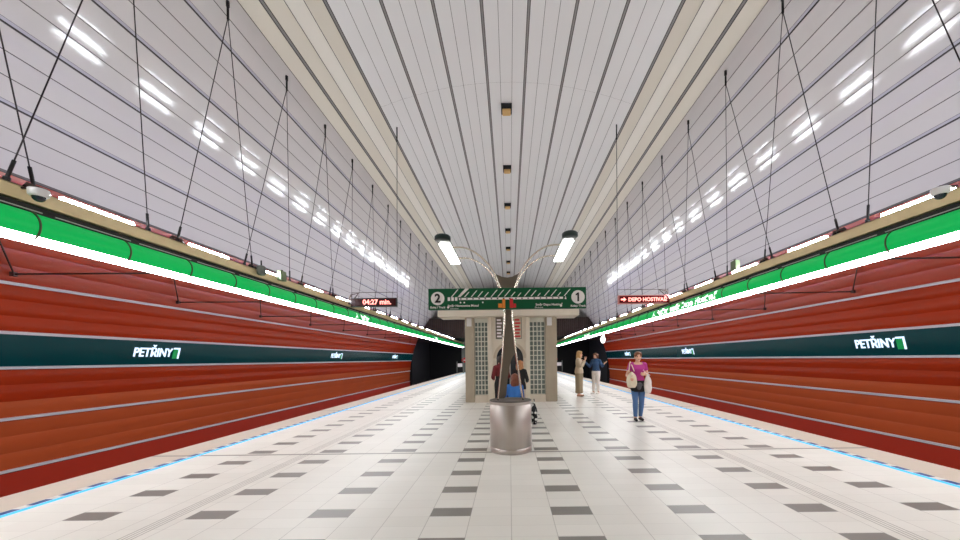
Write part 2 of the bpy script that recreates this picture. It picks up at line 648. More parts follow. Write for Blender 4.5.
# far portal: slatted bulkhead over the tubes, dark track tunnels beyond
em = MB()
n_s = 96
for i in range(n_s):
    x0 = -9.6 + 19.2 * i / n_s
    x1 = x0 + 19.2 / n_s * 0.7
    xm = (x0 + x1) / 2
    top = CZ + math.sqrt(max(R * R - xm * xm, 0.2))
    top = min(top, 5.62)
    if top > 3.75:
        em.box(x0, x1, Y1 - 0.12, Y1 - 0.04, 3.7, top)
xq = math.sqrt(R * R - (5.65 - CZ) ** 2)
top_poly = [(-9.2, 3.7), (-8.7, 4.5), (-8.2, 5.2), (-xq, 5.65), (xq, 5.65), (8.2, 5.2), (8.7, 4.5), (9.2, 3.7)]
em.prism(top_poly, Y1 - 0.05, Y1 + 0.25, 1)
em.prism([arc(1.3 - 2.6 * i / 24, R + 0.06, -1) for i in range(25)], YV - 0.1, YV + 0.1, 2)
tag(em.build('wall_far', [M['dark_brown'], M['tunnel_black'], M['stone_light']]), kind='structure')
km = MB()
for s in (-1, 1):
    km.box(s * 9.75, s * 10.2, Y1, YE + 0.3, -1.4, 3.75)
km.box(-10.2, 10.2, YE, YE + 0.3, -1.4, 3.9)
km.box(-10.2, 10.2, Y1 + 0.1, YE + 0.3, 3.72, 3.9)
tag(km.build('wall_tunnel', M['tunnel_black']), kind='structure')
# cross-wall at the platform's end
for s in (-1, 1):
    cw = MB()
    cw.box(s * 1.5, s * 5.8, YE - 0.35, YE - 0.05, 0, 3.7)
    tag(cw.build('wall_end_%s' % ('left' if s < 0 else 'right'), M['lamp_grey']), kind='structure')
bk = MB()
back_poly = [arc(1.75 - 3.5 * i / 40, R + 0.05, -1) for i in range(41)]
bk.prism(back_poly, Y0 - 0.3, Y0 - 0.02)
tag(bk.build('wall_back', M['stone_light']), kind='structure')

# ------------------------------------------------------------------ hanging platform lights
BX = 5.35
TX, TZ, TR = 5.45, 3.09, 0.176
LY0, LY1 = -6.4, 42.0
PIT = 1.74
A0 = 4.85
ANCH = [A0 + PIT * k for k in range(-3, 18)]


def tube_pt(a, s, r=TR):
    a = math.radians(a)
    return (s * (TX - r * math.sin(a)), TZ - r * math.cos(a))


def light_line(s):
    side = 'left' if s < 0 else 'right'
    root = empty('platform_light_line', (s * TX, 0, 0))
    off = Matrix.Translation((-s * TX, 0, 0))

    def add(mb, name, m, fix=True, par=None):
        o = mb.build(name, m, None, fix)
        o.data.transform(off)
        o.parent = par or root
        return o
    b = MB()
    # channel beam: web facing the platform with two lips
    x0, x1 = s * BX, s * (BX + 0.09)
    b.box(x0, s * (BX + 0.012), LY0, LY1, 3.335, 3.505)
    b.box(x0, x1, LY0, LY1, 3.493, 3.505)
    b.box(x0, x1, LY0, LY1, 3.335, 3.347)
    beam = add(b, 'beam', M['beam_beige'])
    t = MB()
    t.box(s * (BX + 0.02), s * (BX + 0.22), LY0, LY1, 3.225, 3.335)
    add(t, 'cable_tray', M['dark_tray'])
    e = MB()
    y = LY0
    while y < LY1 - 0.8:
        e.box(s * (BX + 0.012), s * (BX + 0.022), y, y + 0.85, 3.268, 3.279)
        y += 0.97
    add(e, 'tray_edge_strip', M['trim_white'])
    ny = 50
    g = MB()
    g.extrude([tube_pt(50 + 120 * i / 14, s) for i in range(15)], LY0, LY1, 0, True, ny)
    add(g, 'green_cover', M['tube_green'], False)
    wt = MB()
    wt.extrude([tube_pt(-45 + 95 * i / 12, s) for i in range(13)], LY0, LY1, 0, True, ny)
    add(wt, 'white_diffuser', M['tube_white'], False)
    h = MB()
    h.extrude([tube_pt(170 + 145 * i / 14, s) for i in range(15)], LY0, LY1, 0, True, 1)
    add(h, 'rear_housing', M['grey_housing'], False)
    v = MB()  # added glowing strip on the hidden back of the tube, facing the wall
    v.extrude([tube_pt(a, s, TR + 0.004) for a in (-82, -76, -70)], LY0, LY1, 0, True, ny)
    add(v, 'violet_fill_strip', M['violet_fill'], False)
    # clamp rings around the tube
    ring = MB()
    prof = [tube_pt(a, s, TR + 0.006) for a in range(35, 180, 8)]
    pts = [(p[0], 0, p[1]) for p in prof]
    ring.tube([(p[0] - s * TX, 0, p[2]) for p in pts] + [(s * (BX + 0.1) - s * TX, 0, 3.32)], 0.011, 6)
    ro = ring.build('clamp_ring', M['ring_brown'], root)
    ro.location = (0, 4.06 - 0.97 * 8, 0)
    for k in range(-7, 39):
        c = ro.copy()
        COL.objects.link(c)
        c.parent = root
        c.location = (0, 4.06 + 0.97 * k, 0)
    # uplights on top of the beam, and the saddle of each hanger between them
    u = MB()
    u.bev_box(-0.03, 0.03, -0.42, 0.42, 3.507, 3.558, 0.015)
    uo = u.build('uplight', M['uplight'], root)
    sd = MB()
    sd.tube([(0, -0.1, 3.51), (0, -0.07, 3.56), (0, 0.07, 3.56), (0, 0.1, 3.51)], 0.03, 8)
    so = sd.build('saddle', M['bracket_brown'], root)
    for i, a in enumerate(ANCH):
        c = uo if i == 0 else uo.copy()
        d = so if i == 0 else so.copy()
        if i:
            COL.objects.link(c); COL.objects.link(d)
            c.parent = root; d.parent = root
        c.location = (s * (BX + 0.05 - TX), a - 0.08, 0)
        d.location = (s * (BX + 0.05 - TX), a - 0.72, 0)
    # outriggers bracing the line to the wall
    st = MB()
    zs = 3.20
    xw = 9.2
    st.tube([(s * (TX + 0.15 - TX), 0, zs), (s * (xw - TX), 0, zs + 0.02)], 0.016, 8)
    st.tube([(s * (xw - TX), 0, zs + 0.02), (s * (8.86 - TX), -0.55, zs + 0.85)], 0.014, 8)
    st.box(s * (xw - 0.03 - TX), s * (xw + 0.05 - TX), -0.03, 0.03, zs - 0.02, zs + 0.06)
    sto = st.build('outrigger', M['bracket_brown'], root)
    ys = [(6.7 if s < 0 else 6.3) + 3.33 * k for k in range(-2, 9)]
    for i, y in enumerate(ys):
        c = sto if i == 0 else sto.copy()
        if i:
            COL.objects.link(c); c.parent = root
        c.location = (0, y, 0)
    return root


def words_of(me, gap):
    """split a lettering mesh into one mesh per word"""
    bm = bmesh.new()
    bm.from_mesh(me)
    bm.verts.ensure_lookup_table()
    seen, isl = set(), []
    for v in bm.verts:
        if v.index in seen: continue
        st, comp = [v], []
        seen.add(v.index)
        while st:
            q = st.pop()
            comp.append(q.index)
            for e in q.link_edges:
                o = e.other_vert(q)
                if o.index not in seen:
                    seen.add(o.index); st.append(o)
        xs = [bm.verts[i].co.x for i in comp]
        isl.append((min(xs), max(xs), comp))
    isl.sort(key=lambda t: t[0])
    groups, hi = [], None
    for a, b, comp in isl:
        if hi is None or a - hi > gap:
            groups.append([]); hi = b
        groups[-1] += comp
        hi = max(hi, b)
    out = []
    for g in groups:
        ix = {v: k for k, v in enumerate(g)}
        m2 = bpy.data.meshes.new('lettering')
        m2.from_pydata([tuple(bm.verts[v].co) for v in g], [], [tuple(ix[v.index] for v in f.verts) for f in bm.faces if f.verts[0].index in ix])
        out.append(m2)
    bm.free()
    return out


def tube_text(body, size, s, y_mid, a_mid, parent, name='lettering', bold=0.004, m='tube_letter', wide=1.0):
    src = text_mesh(body, size, 0.0015, 'CENTER', bold)
    for me in words_of(src, size * 0.2):
        for v in me.vertices:
            a = math.radians(a_mid) + v.co.y / TR
            r = TR + 0.004 + v.co.z
            x = s * (TX - r * math.sin(a)) - s * TX
            z = TZ - r * math.cos(a)
            xx = v.co.x * wide
            v.co = (x, y_mid + (xx if s < 0 else -xx), z)
        me.materials.append(M[m])
        o = bpy.data.objects.new(name, me)
        COL.objects.link(o)
        o.parent = parent


lineL, lineR = light_line(-1), light_line(1)
tag(lineL, 'long hanging green and white light tube under a beige beam over the platform edge on the side of the 04:27 display', 'platform light', 'green light tubes over the platform edges')
lineL['label'] = 'green and white light tube with beige beam above platform edge, at left'
tag(lineR, 'green and white light tube with beige beam above platform edge, at right', 'platform light', 'green light tubes over the platform edges')
tube_text('A  Petřiny', 0.22, -1, 13.0, 90, lineL, wide=1.3)
tube_text('A  Petřiny', 0.22, -1, 26.0, 90, lineL, wide=1.3)
tube_text('A  Petřiny  směr Depo Hostivař', 0.24, 1, 11.2, 92, lineR, bold=0.008, wide=1.3)
tube_text('Depo Hostivař', 0.22, 1, 24.5, 90, lineR, wide=1.3)

# ------------------------------------------------------------------ hanger cables
def hanger(s, offs):
    root = empty('hanger_cable', (0, 0, 0))
    xa, za = arc(0.533, R - 0.005, s)      # anchor in the vault
    xb, zb = s * (BX + 0.045), 3.507
    an = MB()
    an.tube([(xa, 0, za), (xa, 0, za - 0.1)], 0.03, 8)
    an.tube([(xa, 0, za - 0.08), (xa, 0, za - 0.34)], 0.02, 8)
    an.build('anchor', M['black'], root)
    for e in offs:
        t = MB()
        p0 = Vector((xb, e, zb))
        dr = (Vector((xa, 0, za - 0.3)) - p0).normalized()
        c = MB()
        c.tube([(xa, 0, za - 0.3), p0 + dr * 0.2], 0.0068, 6)
        c.build('cable', M['cable'], root)
        t.tube([p0, p0 + dr * 0.05], 0.03, 8)
        t.tube([p0 + dr * 0.04, p0 + dr * 0.26], 0.017, 8)
        t.build('turnbuckle', M['black'], root)
    return root


ORD = ['first', 'second', 'third', 'fourth', 'fifth', 'sixth', 'seventh', 'eighth', 'ninth', 'tenth', 'eleventh', 'twelfth', 'thirteenth',
       'fourteenth', 'fifteenth', 'sixteenth', 'seventeenth', 'eighteenth', 'nineteenth', 'twentieth', 'twenty-first']
hang_vis = [a for a in ANCH if a > 2.5 and a < 35.5]
for s in (-1, 1):
    protos = [hanger(s, (-0.72, 1.0)), hanger(s, (-0.98, 0.55))]
    for i, a in enumerate(hang_vis):
        o = protos[i % 2] if i < 2 else copy_tree(protos[i % 2])
        o.location = (0, a, 0)
        tag(o, 'V-shaped pair of dark hanger cables, %s from the camera on the %s side' % (ORD[i], 'left' if s < 0 else 'right'), 'cable',
            'hanger cables holding the light tubes')

# ------------------------------------------------------------------ ceiling fixtures along the crown
def crown_box():
    root = empty('ceiling_fixture')
    z = CZ + R
    a = MB()
    a.bev_box(-0.17, 0.17, -0.16, 0.16, z - 0.16, z + 0.02, 0.015)
    a.build('housing', M['black'], root)
    b = MB()
    b.bev_box(-0.13, 0.13, -0.14, 0.12, z - 0.23, z - 0.155, 0.02)
    b.build('lens', M['vent_amber'], root)
    return root


cb = crown_box()
cys = [11.4 + 3.6 * k for k in range(0, 7)]
for i, y in enumerate(cys):
    o = cb if i == 0 else copy_tree(cb)
    o.location = (0, y, 0)
    tag(o, 'small black box with amber lens on the ceiling centre line, %s from the camera' % ORD[i], 'ceiling fixture', 'boxes along the ceiling centre line')

# ------------------------------------------------------------------ station name signs on the teal band
def name_sign(s, y, nth):
    a = 1.340
    x, z = arc(a, R - 0.014, s)
    x2, z2 = arc(a - 0.01, R - 0.014, s)
    up = Vector((x2 - x, 0, z2 - z)).normalized()
    xd = Vector((0, 1, 0)) if s < 0 else Vector((0, -1, 0))
    root = empty('station_name_sign', (x, y, z))
    off = Vector((0, 0, 0))
    t = text('lettering', 'PETŘINY', 0.335, M['sign_letter'], off - xd * 0.17, xd, up, root, extrude=0.008, bold=0.006)
    wid = max(v.co.y for v in t.data.vertices) - min(v.co.y for v in t.data.vertices)
    k = 1.06 / wid
    for v in t.data.vertices:
        v.co.y *= k
    n = xd.cross(up)
    # route mark: green field with a white corner stroke

    def quad(c0, c1, h0, h1, dep, mb):
        n0 = len(mb.v)
        for d in (0, dep):
            for (c, h) in ((c0, h0), (c1, h0), (c1, h1), (c0, h1)):
                mb.v.append(tuple(xd * c + up * h + n * d))
        for q in ((0, 1, 2, 3), (7, 6, 5, 4), (0, 4, 5, 1), (1, 5, 6, 2), (2, 6, 7, 3), (3, 7, 4, 0)):
            mb.face(tuple(n0 + i for i in q))
    g = MB()
    quad(0.42, 0.56, -0.16, 0.11, 0.01, g)
    g.build('line_mark', M['sign_mark_green'], root)
    q = MB()
    quad(0.42, 0.62, 0.115, 0.16, 0.012, q)
    quad(0.575, 0.62, -0.16, 0.112, 0.012, q)
    q.build('line_mark_stroke', M['sign_letter'], root)
    tag(root, 'white raised station name on the teal band of the %s wall, %s from the camera' % ('left' if s < 0 else 'right', nth), 'sign', 'station names on the teal wall bands')


for s in (-1, 1):
    for y, nth in (((9.98, 'first'), (20.3, 'second'), (30.6, 'third')) if s < 0 else ((9.45, 'first'), (19.6, 'second'), (29.6, 'third'))):
        name_sign(s, y, nth)

# ------------------------------------------------------------------ LED strips in the platform floor
for s in (-1, 1):
    m = MB()
    m.box(s * 5.11, s * 5.17, Y0 + 0.2, YE - 0.6, 0.0, 0.006)
    o = m.build('edge_light_strip', M['led_blue'])
    tag(o, 'glowing pale blue light strip set in the platform floor, %s side' % ('left' if s < 0 else 'right'), 'light strip', 'blue strips along the platform edges')

# ------------------------------------------------------------------ departure displays
def display(s):
    Z = 12.0
    if s < 0: p0, p1 = px(351, 302.5, Z), px(397, 302.5, Z)
    else: p0, p1 = px(618, 299.5, Z), px(669, 299.5, Z)
    x0, x1 = p0.x, p1.x
    z = (p0.z + p1.z) / 2
    xm = (x0 + x1) / 2
    root = empty('departure_display', (xm, Z, z))
    hw = (x1 - x0) / 2
    c = MB()
    c.bev_box(-hw, hw, -0.05, 0.09, -0.145, 0.145, 0.012)
    c.build('casing', M['black'] if s < 0 else M['casing_red'], root)
    sc = MB()
    sc.box(-hw + 0.03, hw - 0.03, -0.056, -0.049, -0.115, 0.115)
    sc.build('screen', M['led_panel'] if s < 0 else M['led_panel_red'], root)
    if s < 0:
        text('lettering', '04:27 min.', 0.225, M['led_red'], (0.12, -0.06, 0), (1, 0, 0), (0, 0, 1), root, bold=0.006)
    else:
        t = text('lettering', 'DEPO HOSTIVAŘ', 0.168, M['led_red'], (0.115, -0.06, -0.01), (1, 0, 0), (0, 0, 1), root, bold=0.006)
        a = MB()
        ax = -hw + 0.08
        a.prism([(ax, -0.025), (ax + 0.09, -0.025), (ax + 0.09, -0.075), (ax + 0.18, 0), (ax + 0.09, 0.075), (ax + 0.09, 0.025), (ax, 0.025)], -0.062, -0.057)
        a.build('arrow', M['led_red'], root)
    # bracket to the beam and upper frame rod
    b = MB()
    sx = s * hw
    xb = s * (BX + 0.02) - xm
    b.box(min(sx - s * 0.02, xb), max(sx - s * 0.02, xb), 0.0, 0.05, -0.05, 0.05)
    b.tube([(sx - s * 0.02, 0.03, 0.14), (sx - s * 0.02, 0.03, 0.34), (-sx, 0.03, 0.34), (-sx, 0.03, 0.14)], 0.012, 6)
    b.tube([(xb, 0.03, 3.49 - z), (xb - s * 0.1, 0.03, 3.49 - z + 0.25), (xb - s * 0.35, 0.03, 3.49 - z + 0.3), (sx - s * 0.1, 0.03, 0.14)], 0.022, 6)
    b.build('bracket', M['bracket_brown'], root)
    # its own wire up to the vault
    xi = xm - sx
    xt = s * 3.47
    vt = CZ + math.sqrt(R * R - xt * xt)
    top = Vector((xt - xi, -0.65, vt - 0.01))
    low = Vector((0, 0, z + 0.345))
    dv = (top - low).normalized()
    wr = empty('display_wire', (xi, Z + 0.03, 0))
    wv = MB()
    wv.tube([low, top - dv * 0.42], 0.008, 6)
    wv.build('cable', M['cable'], wr)
    wv = MB()
    wv.tube([top - dv * 0.44, top], 0.02, 6)
    wv.build('anchor', M['black'], wr)
    tag(wr, 'single straight wire holding the inner end of the %s display' % ('04:27' if s < 0 else 'red'), 'cable', 'wires of the departure displays')
    tag(root, 'hanging LED departure display with red digits of the time to go' if s < 0 else 'hanging LED display on red ground with arrow and destination', 'display')


display(-1)
display(1)

# ------------------------------------------------------------------ small things on the hanging lines
def cctv(p, label, s):
    root = empty('security_camera', p)
    b = MB()
    b.lathe([(0.001, 0.04), (0.078, 0.04), (0.082, 0.03), (0.08, -0.025), (0.064, -0.04), (0.001, -0.04)], 24)
    b.build('housing', M['box_white'], root)
    d = MB()
    d.lathe([(0.055, -0.04)] + [(0.055 * math.cos(t), -0.04 - 0.055 * math.sin(t)) for t in [PI / 2 * i / 8 for i in range(1, 9)]], 24)
    d.build('dome', M['camera_glass'], root)
    a = MB()
    a.tube([(0, 0, 0.035), (0, 0, 0.06), (s * 0.2, 0, 0.06)], 0.015, 8)
    a.build('arm', M['bracket_brown'], root)
    tag(root, label, 'security camera', 'white dome cameras on the beams')


cctv((-5.17, 3.97, 3.42), 'white dome security camera on the beam at the left edge', -1)
cctv((5.17, 4.30, 3.47), 'white dome security camera on the beam at the right edge', 1)

for s in (-1, 1):
    p = px(281 if s < 0 else 738.5, 276 if s < 0 else 265.5, 8.4)
    root = empty('exit_plate', (s * 5.29, 8.4, p.z))
    m = MB()
    m.bev_box(-0.05, 0.05, -0.1, 0.1, -0.11, 0.11, 0.008)
    m.build('plate', mat('green_plate', (112, 128, 96), 0.4), root)
    m = MB()
    m.box(-0.02, 0.02, -0.02, 0.02, 0.1, 0.14)
    m.build('clip', M['bracket_brown'], root)
    tag(root, 'small grey green plate clipped on the beam on the %s' % ('left' if s < 0 else 'right'), 'plate', 'green plates on the beams')
p = px(258.5, 270, 7.65)
root = empty('loudspeaker', (-5.25, 7.65, p.z))
m = MB()
m.lathe([(0.001, -0.11), (0.06, -0.11), (0.085, -0.08), (0.085, 0.06), (0.05, 0.09), (0.001, 0.09)], 16)
m.build('body', M['lamp_grey'], root)
m = MB()
m.tube([(0, 0, 0.08), (0, 0, 0.2)], 0.015, 6)
m.build('stem', M['black'], root)
tag(root, 'grey cylindrical loudspeaker on the beam beside the small plate', 'loudspeaker')

# ------------------------------------------------------------------ steel drum and lamp standard
DY = 6.06
DX = (510 - 509.5) / F * DY
drum = empty('steel_drum', (DX, DY, 0))
d = MB()
d.lathe([(0.345, 0.0), (0.35, 0.004), (0.35, 0.085), (0.345, 0.088), (0.345, 0.092), (0.35, 0.095), (0.35, 0.78), (0.346, 0.783), (0.346, 0.787), (0.35, 0.79), (0.35, 0.835)], 64)
d.build('shell', M['steel'], drum)
d = MB()
d.lathe([(0.351, 0.832), (0.353, 0.836), (0.353, 0.846), (0.345, 0.850), (0.30, 0.850), (0.29, 0.846), (0.001, 0.846)], 64)
d.build('rim', M['steel_dark'], drum)
tag(drum, 'brushed steel drum standing on the platform under the lamp standard', 'drum')

lamp = empty('lamp_standard', (DX, DY, 0.855))
lamp.rotation_euler = (0, -0.014, 0)


def smooth_path(pts, n=6):
    P_ = [Vector(p) for p in pts]
    out = []
    for i in range(len(P_) - 1):
        p0, p1, p2, p3 = P_[max(i - 1, 0)], P_[i], P_[i + 1], P_[min(i + 2, len(P_) - 1)]
        for k in range(n):
            t = k / n
            out.append(0.5 * ((2 * p1) + (-p0 + p2) * t + (2 * p0 - 5 * p1 + 4 * p2 - p3) * t * t + (-p0 + 3 * p1 - 3 * p2 + p3) * t ** 3))
    out.append(P_[-1])
    return out


PROF = [(0.205, 0.86), (0.175, 1.10), (0.14, 1.38), (0.105, 1.66), (0.08, 1.95), (0.062, 2.2), (0.058, 2.42), (0.083, 2.58), (0.14, 2.74), (0.205, 2.92), (0.32, 3.09), (0.47, 3.23), (0.62, 3.31), (0.74, 3.335), (0.88, 3.335)]
prof_s = smooth_path([(p[0], 0, p[1]) for p in PROF], 5)
for s in (-1, 1):
    for dy in (-0.18, 0.18):
        m = MB()
        spread = lambda z: dy * (1 if z < 2.9 else 1 + (z - 2.9) * 1.6)
        m.tube([(s * q.x, spread(q.z), q.z - 0.855) for q in prof_s], [0.0145 for q in prof_s], 10)
        m.build('arm', M['chrome'], lamp)
# grey fin between the tubes (open at the lower right)
fin = MB()
zz = [0.87 + (3.02 - 0.87) * i / 40 for i in range(41)]


def half_w(z):
    for a, b in zip(prof_s, prof_s[1:]):
        if a.z <= z <= b.z:
            return a.x + (b.x - a.x) * (z - a.z) / max(b.z - a.z, 1e-6)
    return 0.06


left, right = [], []
for z in zz:
    hw = half_w(z) - 0.008
    r_in = hw
    if z < 1.62:
        t = (1.62 - z) / 0.75
        r_in = hw - 0.30 * min(1, t ** 0.6) * (0.9 if t < 1 else 1)
    left.append((-hw, z - 0.855)); right.append((max(r_in, -hw + 0.06), z - 0.855))
topc = []
hw = half_w(2.9) - 0.008
for i in range(1, 10):
    a = PI * i / 10
    topc.append((hw * math.cos(a), 2.9 - 0.855 - 0.1 * math.sin(a)))
n0 = 0
# front and back sheets built as quads row by row
K = 6
for yy in (-0.012, 0.012):
    for i in range(len(zz)):
        for k in range(K + 1):
            x = left[i][0] + (right[i][0] - left[i][0]) * k / K
            z = left[i][1]
            # concave top edge
            dip = 0.12 * (1 - ((k / K) * 2 - 1) ** 2) if i > 30 else 0
            z -= dip * max(0, (i - 30) / 10)
            fin.v.append((x, yy, z))
nr = len(zz) * (K + 1)
for i in range(len(zz) - 1):
    for k in range(K):
        a = i * (K + 1) + k
        fin.face((a, a + 1, a + K + 2, a + K + 1))
        fin.face((nr + a, nr + a + K + 1, nr + a + K + 2, nr + a + 1))
    a = i * (K + 1)
    fin.face((a, a + K + 1, nr + a + K + 1, nr + a))
    fin.face((a + K, nr + a + K, nr + a + 2 * K + 1, a + 2 * K + 1))
fin.build('fin', M['fin_grey'], lamp)
for s in (-1, 1):
    hx, hz = s * 0.955, 3.35
    hd = empty_ = None
    h = MB()
    # half-round housing along the hall, rounded near end
    prof = []
    for i in range(13):
        a = PI * i / 12
        prof.append((hx + 0.1 * math.cos(a), hz - 0.855 + 0.075 * math.sin(a)))
    prof2 = prof + [(hx - 0.1, hz - 0.855 - 0.015), (hx + 0.1, hz - 0.855 - 0.015)]
    h.extrude(prof2, -0.62, 0.66, 0, False, 1, True)
    ho = h.build('lamp_housing', M['lamp_grey'], lamp)
    c = MB()
    c.lathe([(0.001, -0.02), (0.105, -0.02), (0.12, -0.01), (0.12, 0.035), (0.1, 0.055), (0.001, 0.06)], 28, center=(hx, -0.66, hz - 0.855))
    c.build('end_cap', M['lamp_green'], ho)
    w_ = MB()
    w_.bev_box(hx - 0.085, hx + 0.085, -0.52, 0.63, hz - 0.855 - 0.035, hz - 0.855 - 0.012, 0.01)
    w_.build('diffuser', M['lamp_head_white'], ho)
tag(lamp, 'slender chrome lamp standard with two curved arms rising from the steel drum', 'lamp')

# ------------------------------------------------------------------ green route board
SY = 5.72
q0, q1 = px(428.3, 299.5, SY), px(586.3, 297.3, SY)
sw = (q1.x - q0.x) / 2
sx = (q0.x + q1.x) / 2
sz = (q0.z + q1.z) / 2
sh = 10.6 / F * SY
board = empty('route_board', (sx, SY, sz))
m = MB()
m.bev_box(-sw, sw, 0, 0.09, -sh, sh, 0.006)
m.build('panel', M['sign_green'], board)
m = MB()
m.box(-0.2, 0.2, 0.085, 0.16, -0.04, 0.0)
m.box(-0.2, 0.2, 0.085, 0.16, 0.08, 0.12)
m.build('mounting_clamp', M['steel_dark'], board)
U = SY / F
FY = -0.004


def bp(x, y):
    """photo pixel on the board's face -> board coordinates (x, z)"""
    p = px(x, y, SY)
    return (p.x - sx, p.z - sz)


def disc(x, z, r, y, mb, seg=32):
    mb.prism([(x + r * math.cos(2 * PI * i / seg), z + r * math.sin(2 * PI * i / seg)) for i in range(seg)], y, 0.001)


def numeral(num, x, z):
    mb = MB()
    mb.prism([(x - 0.012, z - 0.07), (x + 0.016, z - 0.07), (x + 0.016, z + 0.07), (x - 0.004, z + 0.07), (x - 0.04, z + 0.045), (x - 0.034, z + 0.022), (x - 0.012, z + 0.035)], FY - 0.003, 0.0)
    return mb.build('numeral', M['ink'], board)


for (cx, cy, num) in ((437.7, 298.6, '2'), (578.0, 296.9, '1')):
    x, z = bp(cx, cy)
    m = MB()
    disc(x, z, 6.7 * U, FY, m)
    m.build('number_disc', M['sign_white'], board)
    numeral(num, x, z) if num == '1' else text('numeral', num, 0.19, M['ink'], (x, FY - 0.003, z - 0.004), (1, 0, 0), (0, 0, 1), board, extrude=0.002, bold=0.006)
    text('lettering', 'Kolej / Track', 0.045, M['sign_white'], (x, FY, z - 8.9 * U), (1, 0, 0), (0, 0, 1), board, extrude=0.001, bold=0.001)
# the line and its station strokes
m = MB()
xa, za = bp(459, 299.2)
xb, zb = bp(563, 297.6)
zl = (za + zb) / 2
m.prism([(xa, zl - 0.016), (xb, zl - 0.016), (xb, zl + 0.016), (xa, zl + 0.016)], FY, 0.001)
m.prism([(xb + 0.025, zl - 0.02), (xb + 0.055, zl - 0.02), (xb + 0.04, zl + 0.03)], FY, 0.001)
for i in range(3):
    x_ = bp(449 + i * 3.6, 299.6)[0]
    m.prism([(x_ - 0.02, zl - 0.028), (x_ + 0.02, zl - 0.028), (x_ + 0.02, zl + 0.028), (x_ - 0.02, zl + 0.028)], FY, 0.001)
m.build('route_line', M['sign_white'], board)
m = MB()
for i in range(17):
    x_ = xa + (xb - xa) * (i + 0.3) / 17
    m.box(x_ - 0.012, x_ + 0.012, FY - 0.002, 0.0, zl - 0.009, zl + 0.009)
m.build('station_dot', M['ink'], board)
lens = [.17, .13, .11, .14, .12, .1, .15, .15, .15, .1, .08, .15, .13, .07, .13, .14, .08, .15]
sl = MB()
for i, L_ in enumerate(lens):
    x_ = xa - 0.12 + (xb - xa + 0.14) * i / 17
    hgt = L_ * 0.72
    wd = L_ * 0.62
    t = 0.008
    sl.prism([(x_ - t, zl + 0.03), (x_ + t, zl + 0.03), (x_ + wd + t, zl + 0.03 + hgt), (x_ + wd - t, zl + 0.03 + hgt)], FY, 0.001)
# broad stroke for this station
x_ = bp(459, 297)[0]
sl.prism([(x_ - 0.02, zl + 0.03), (x_ + 0.02, zl + 0.03), (x_ + 0.165, sh - 0.004), (x_ + 0.10, sh - 0.004)], FY, 0.001)
sl.build('station_stroke', M['sign_white'], board)
# interchange marks
for (x0_, x1_, y0_, y1_, mm) in ((502.4, 505.2, 299, 308.2, 'sign_orange'), (498.3, 502.1, 303.6, 307.8, 'sign_orange'), (509.8, 513, 298.5, 308, 'sign_red'), (513.4, 516, 303.6, 307.6, 'sign_red')):
    a, b = bp(x0_, y1_), bp(x1_, y0_)
    m = MB()
    m.prism([(a[0], a[1]), (b[0], a[1]), (b[0], b[1]), (a[0], b[1])], FY - 0.004, 0.001)
    m.build('interchange_mark', M[mm], board)
# small print
x_, z_ = bp(462, 306.7)
text('lettering', 'Směr Nemocnice Motol', 0.05, M['sign_white'], (x_ + 0.02, FY, z_ + 0.014), (1, 0, 0), (0, 0, 1), board, extrude=0.001, align='CENTER', bold=0.001)
text('lettering', 'Direction', 0.034, M['sign_white'], (x_ - 0.12, FY, z_ - 0.03), (1, 0, 0), (0, 0, 1), board, extrude=0.001, align='CENTER')
x_, z_ = bp(549, 305.4)
text('lettering', 'Směr Depo Hostivař', 0.05, M['sign_white'], (x_, FY, z_ + 0.014), (1, 0, 0), (0, 0, 1), board, extrude=0.001, align='CENTER', bold=0.001)
text('lettering', 'Direction', 0.034, M['sign_white'], (x_ - 0.16, FY, z_ - 0.03), (1, 0, 0), (0, 0, 1), board, extrude=0.001, align='CENTER')
m = MB()
for (cx, cy) in ((448.2, 307.4), (561, 305.6)):
    x, z = bp(cx, cy)
    disc(x, z, 0.018, FY, m, 14)
for (cx, cy) in ((460.5, 302.6), (464.3, 302.6), (482.8, 302.4)):
    x, z = bp(cx, cy)
    disc(x, z, 0.013, FY, m, 12)
m.build('pictogram', M['sign_white'], board)
tag(board, 'long green route board with circled numbers 2 and 1 across the lamp standard', 'sign')

# ------------------------------------------------------------------ pavilion behind the lamp
PY = 12.8
PX = -0.02
pav = empty('pavilion', (PX, PY, 0))
US = PY / F


def hx_(x): return (x - 509.5 + 0.3) * US - PX


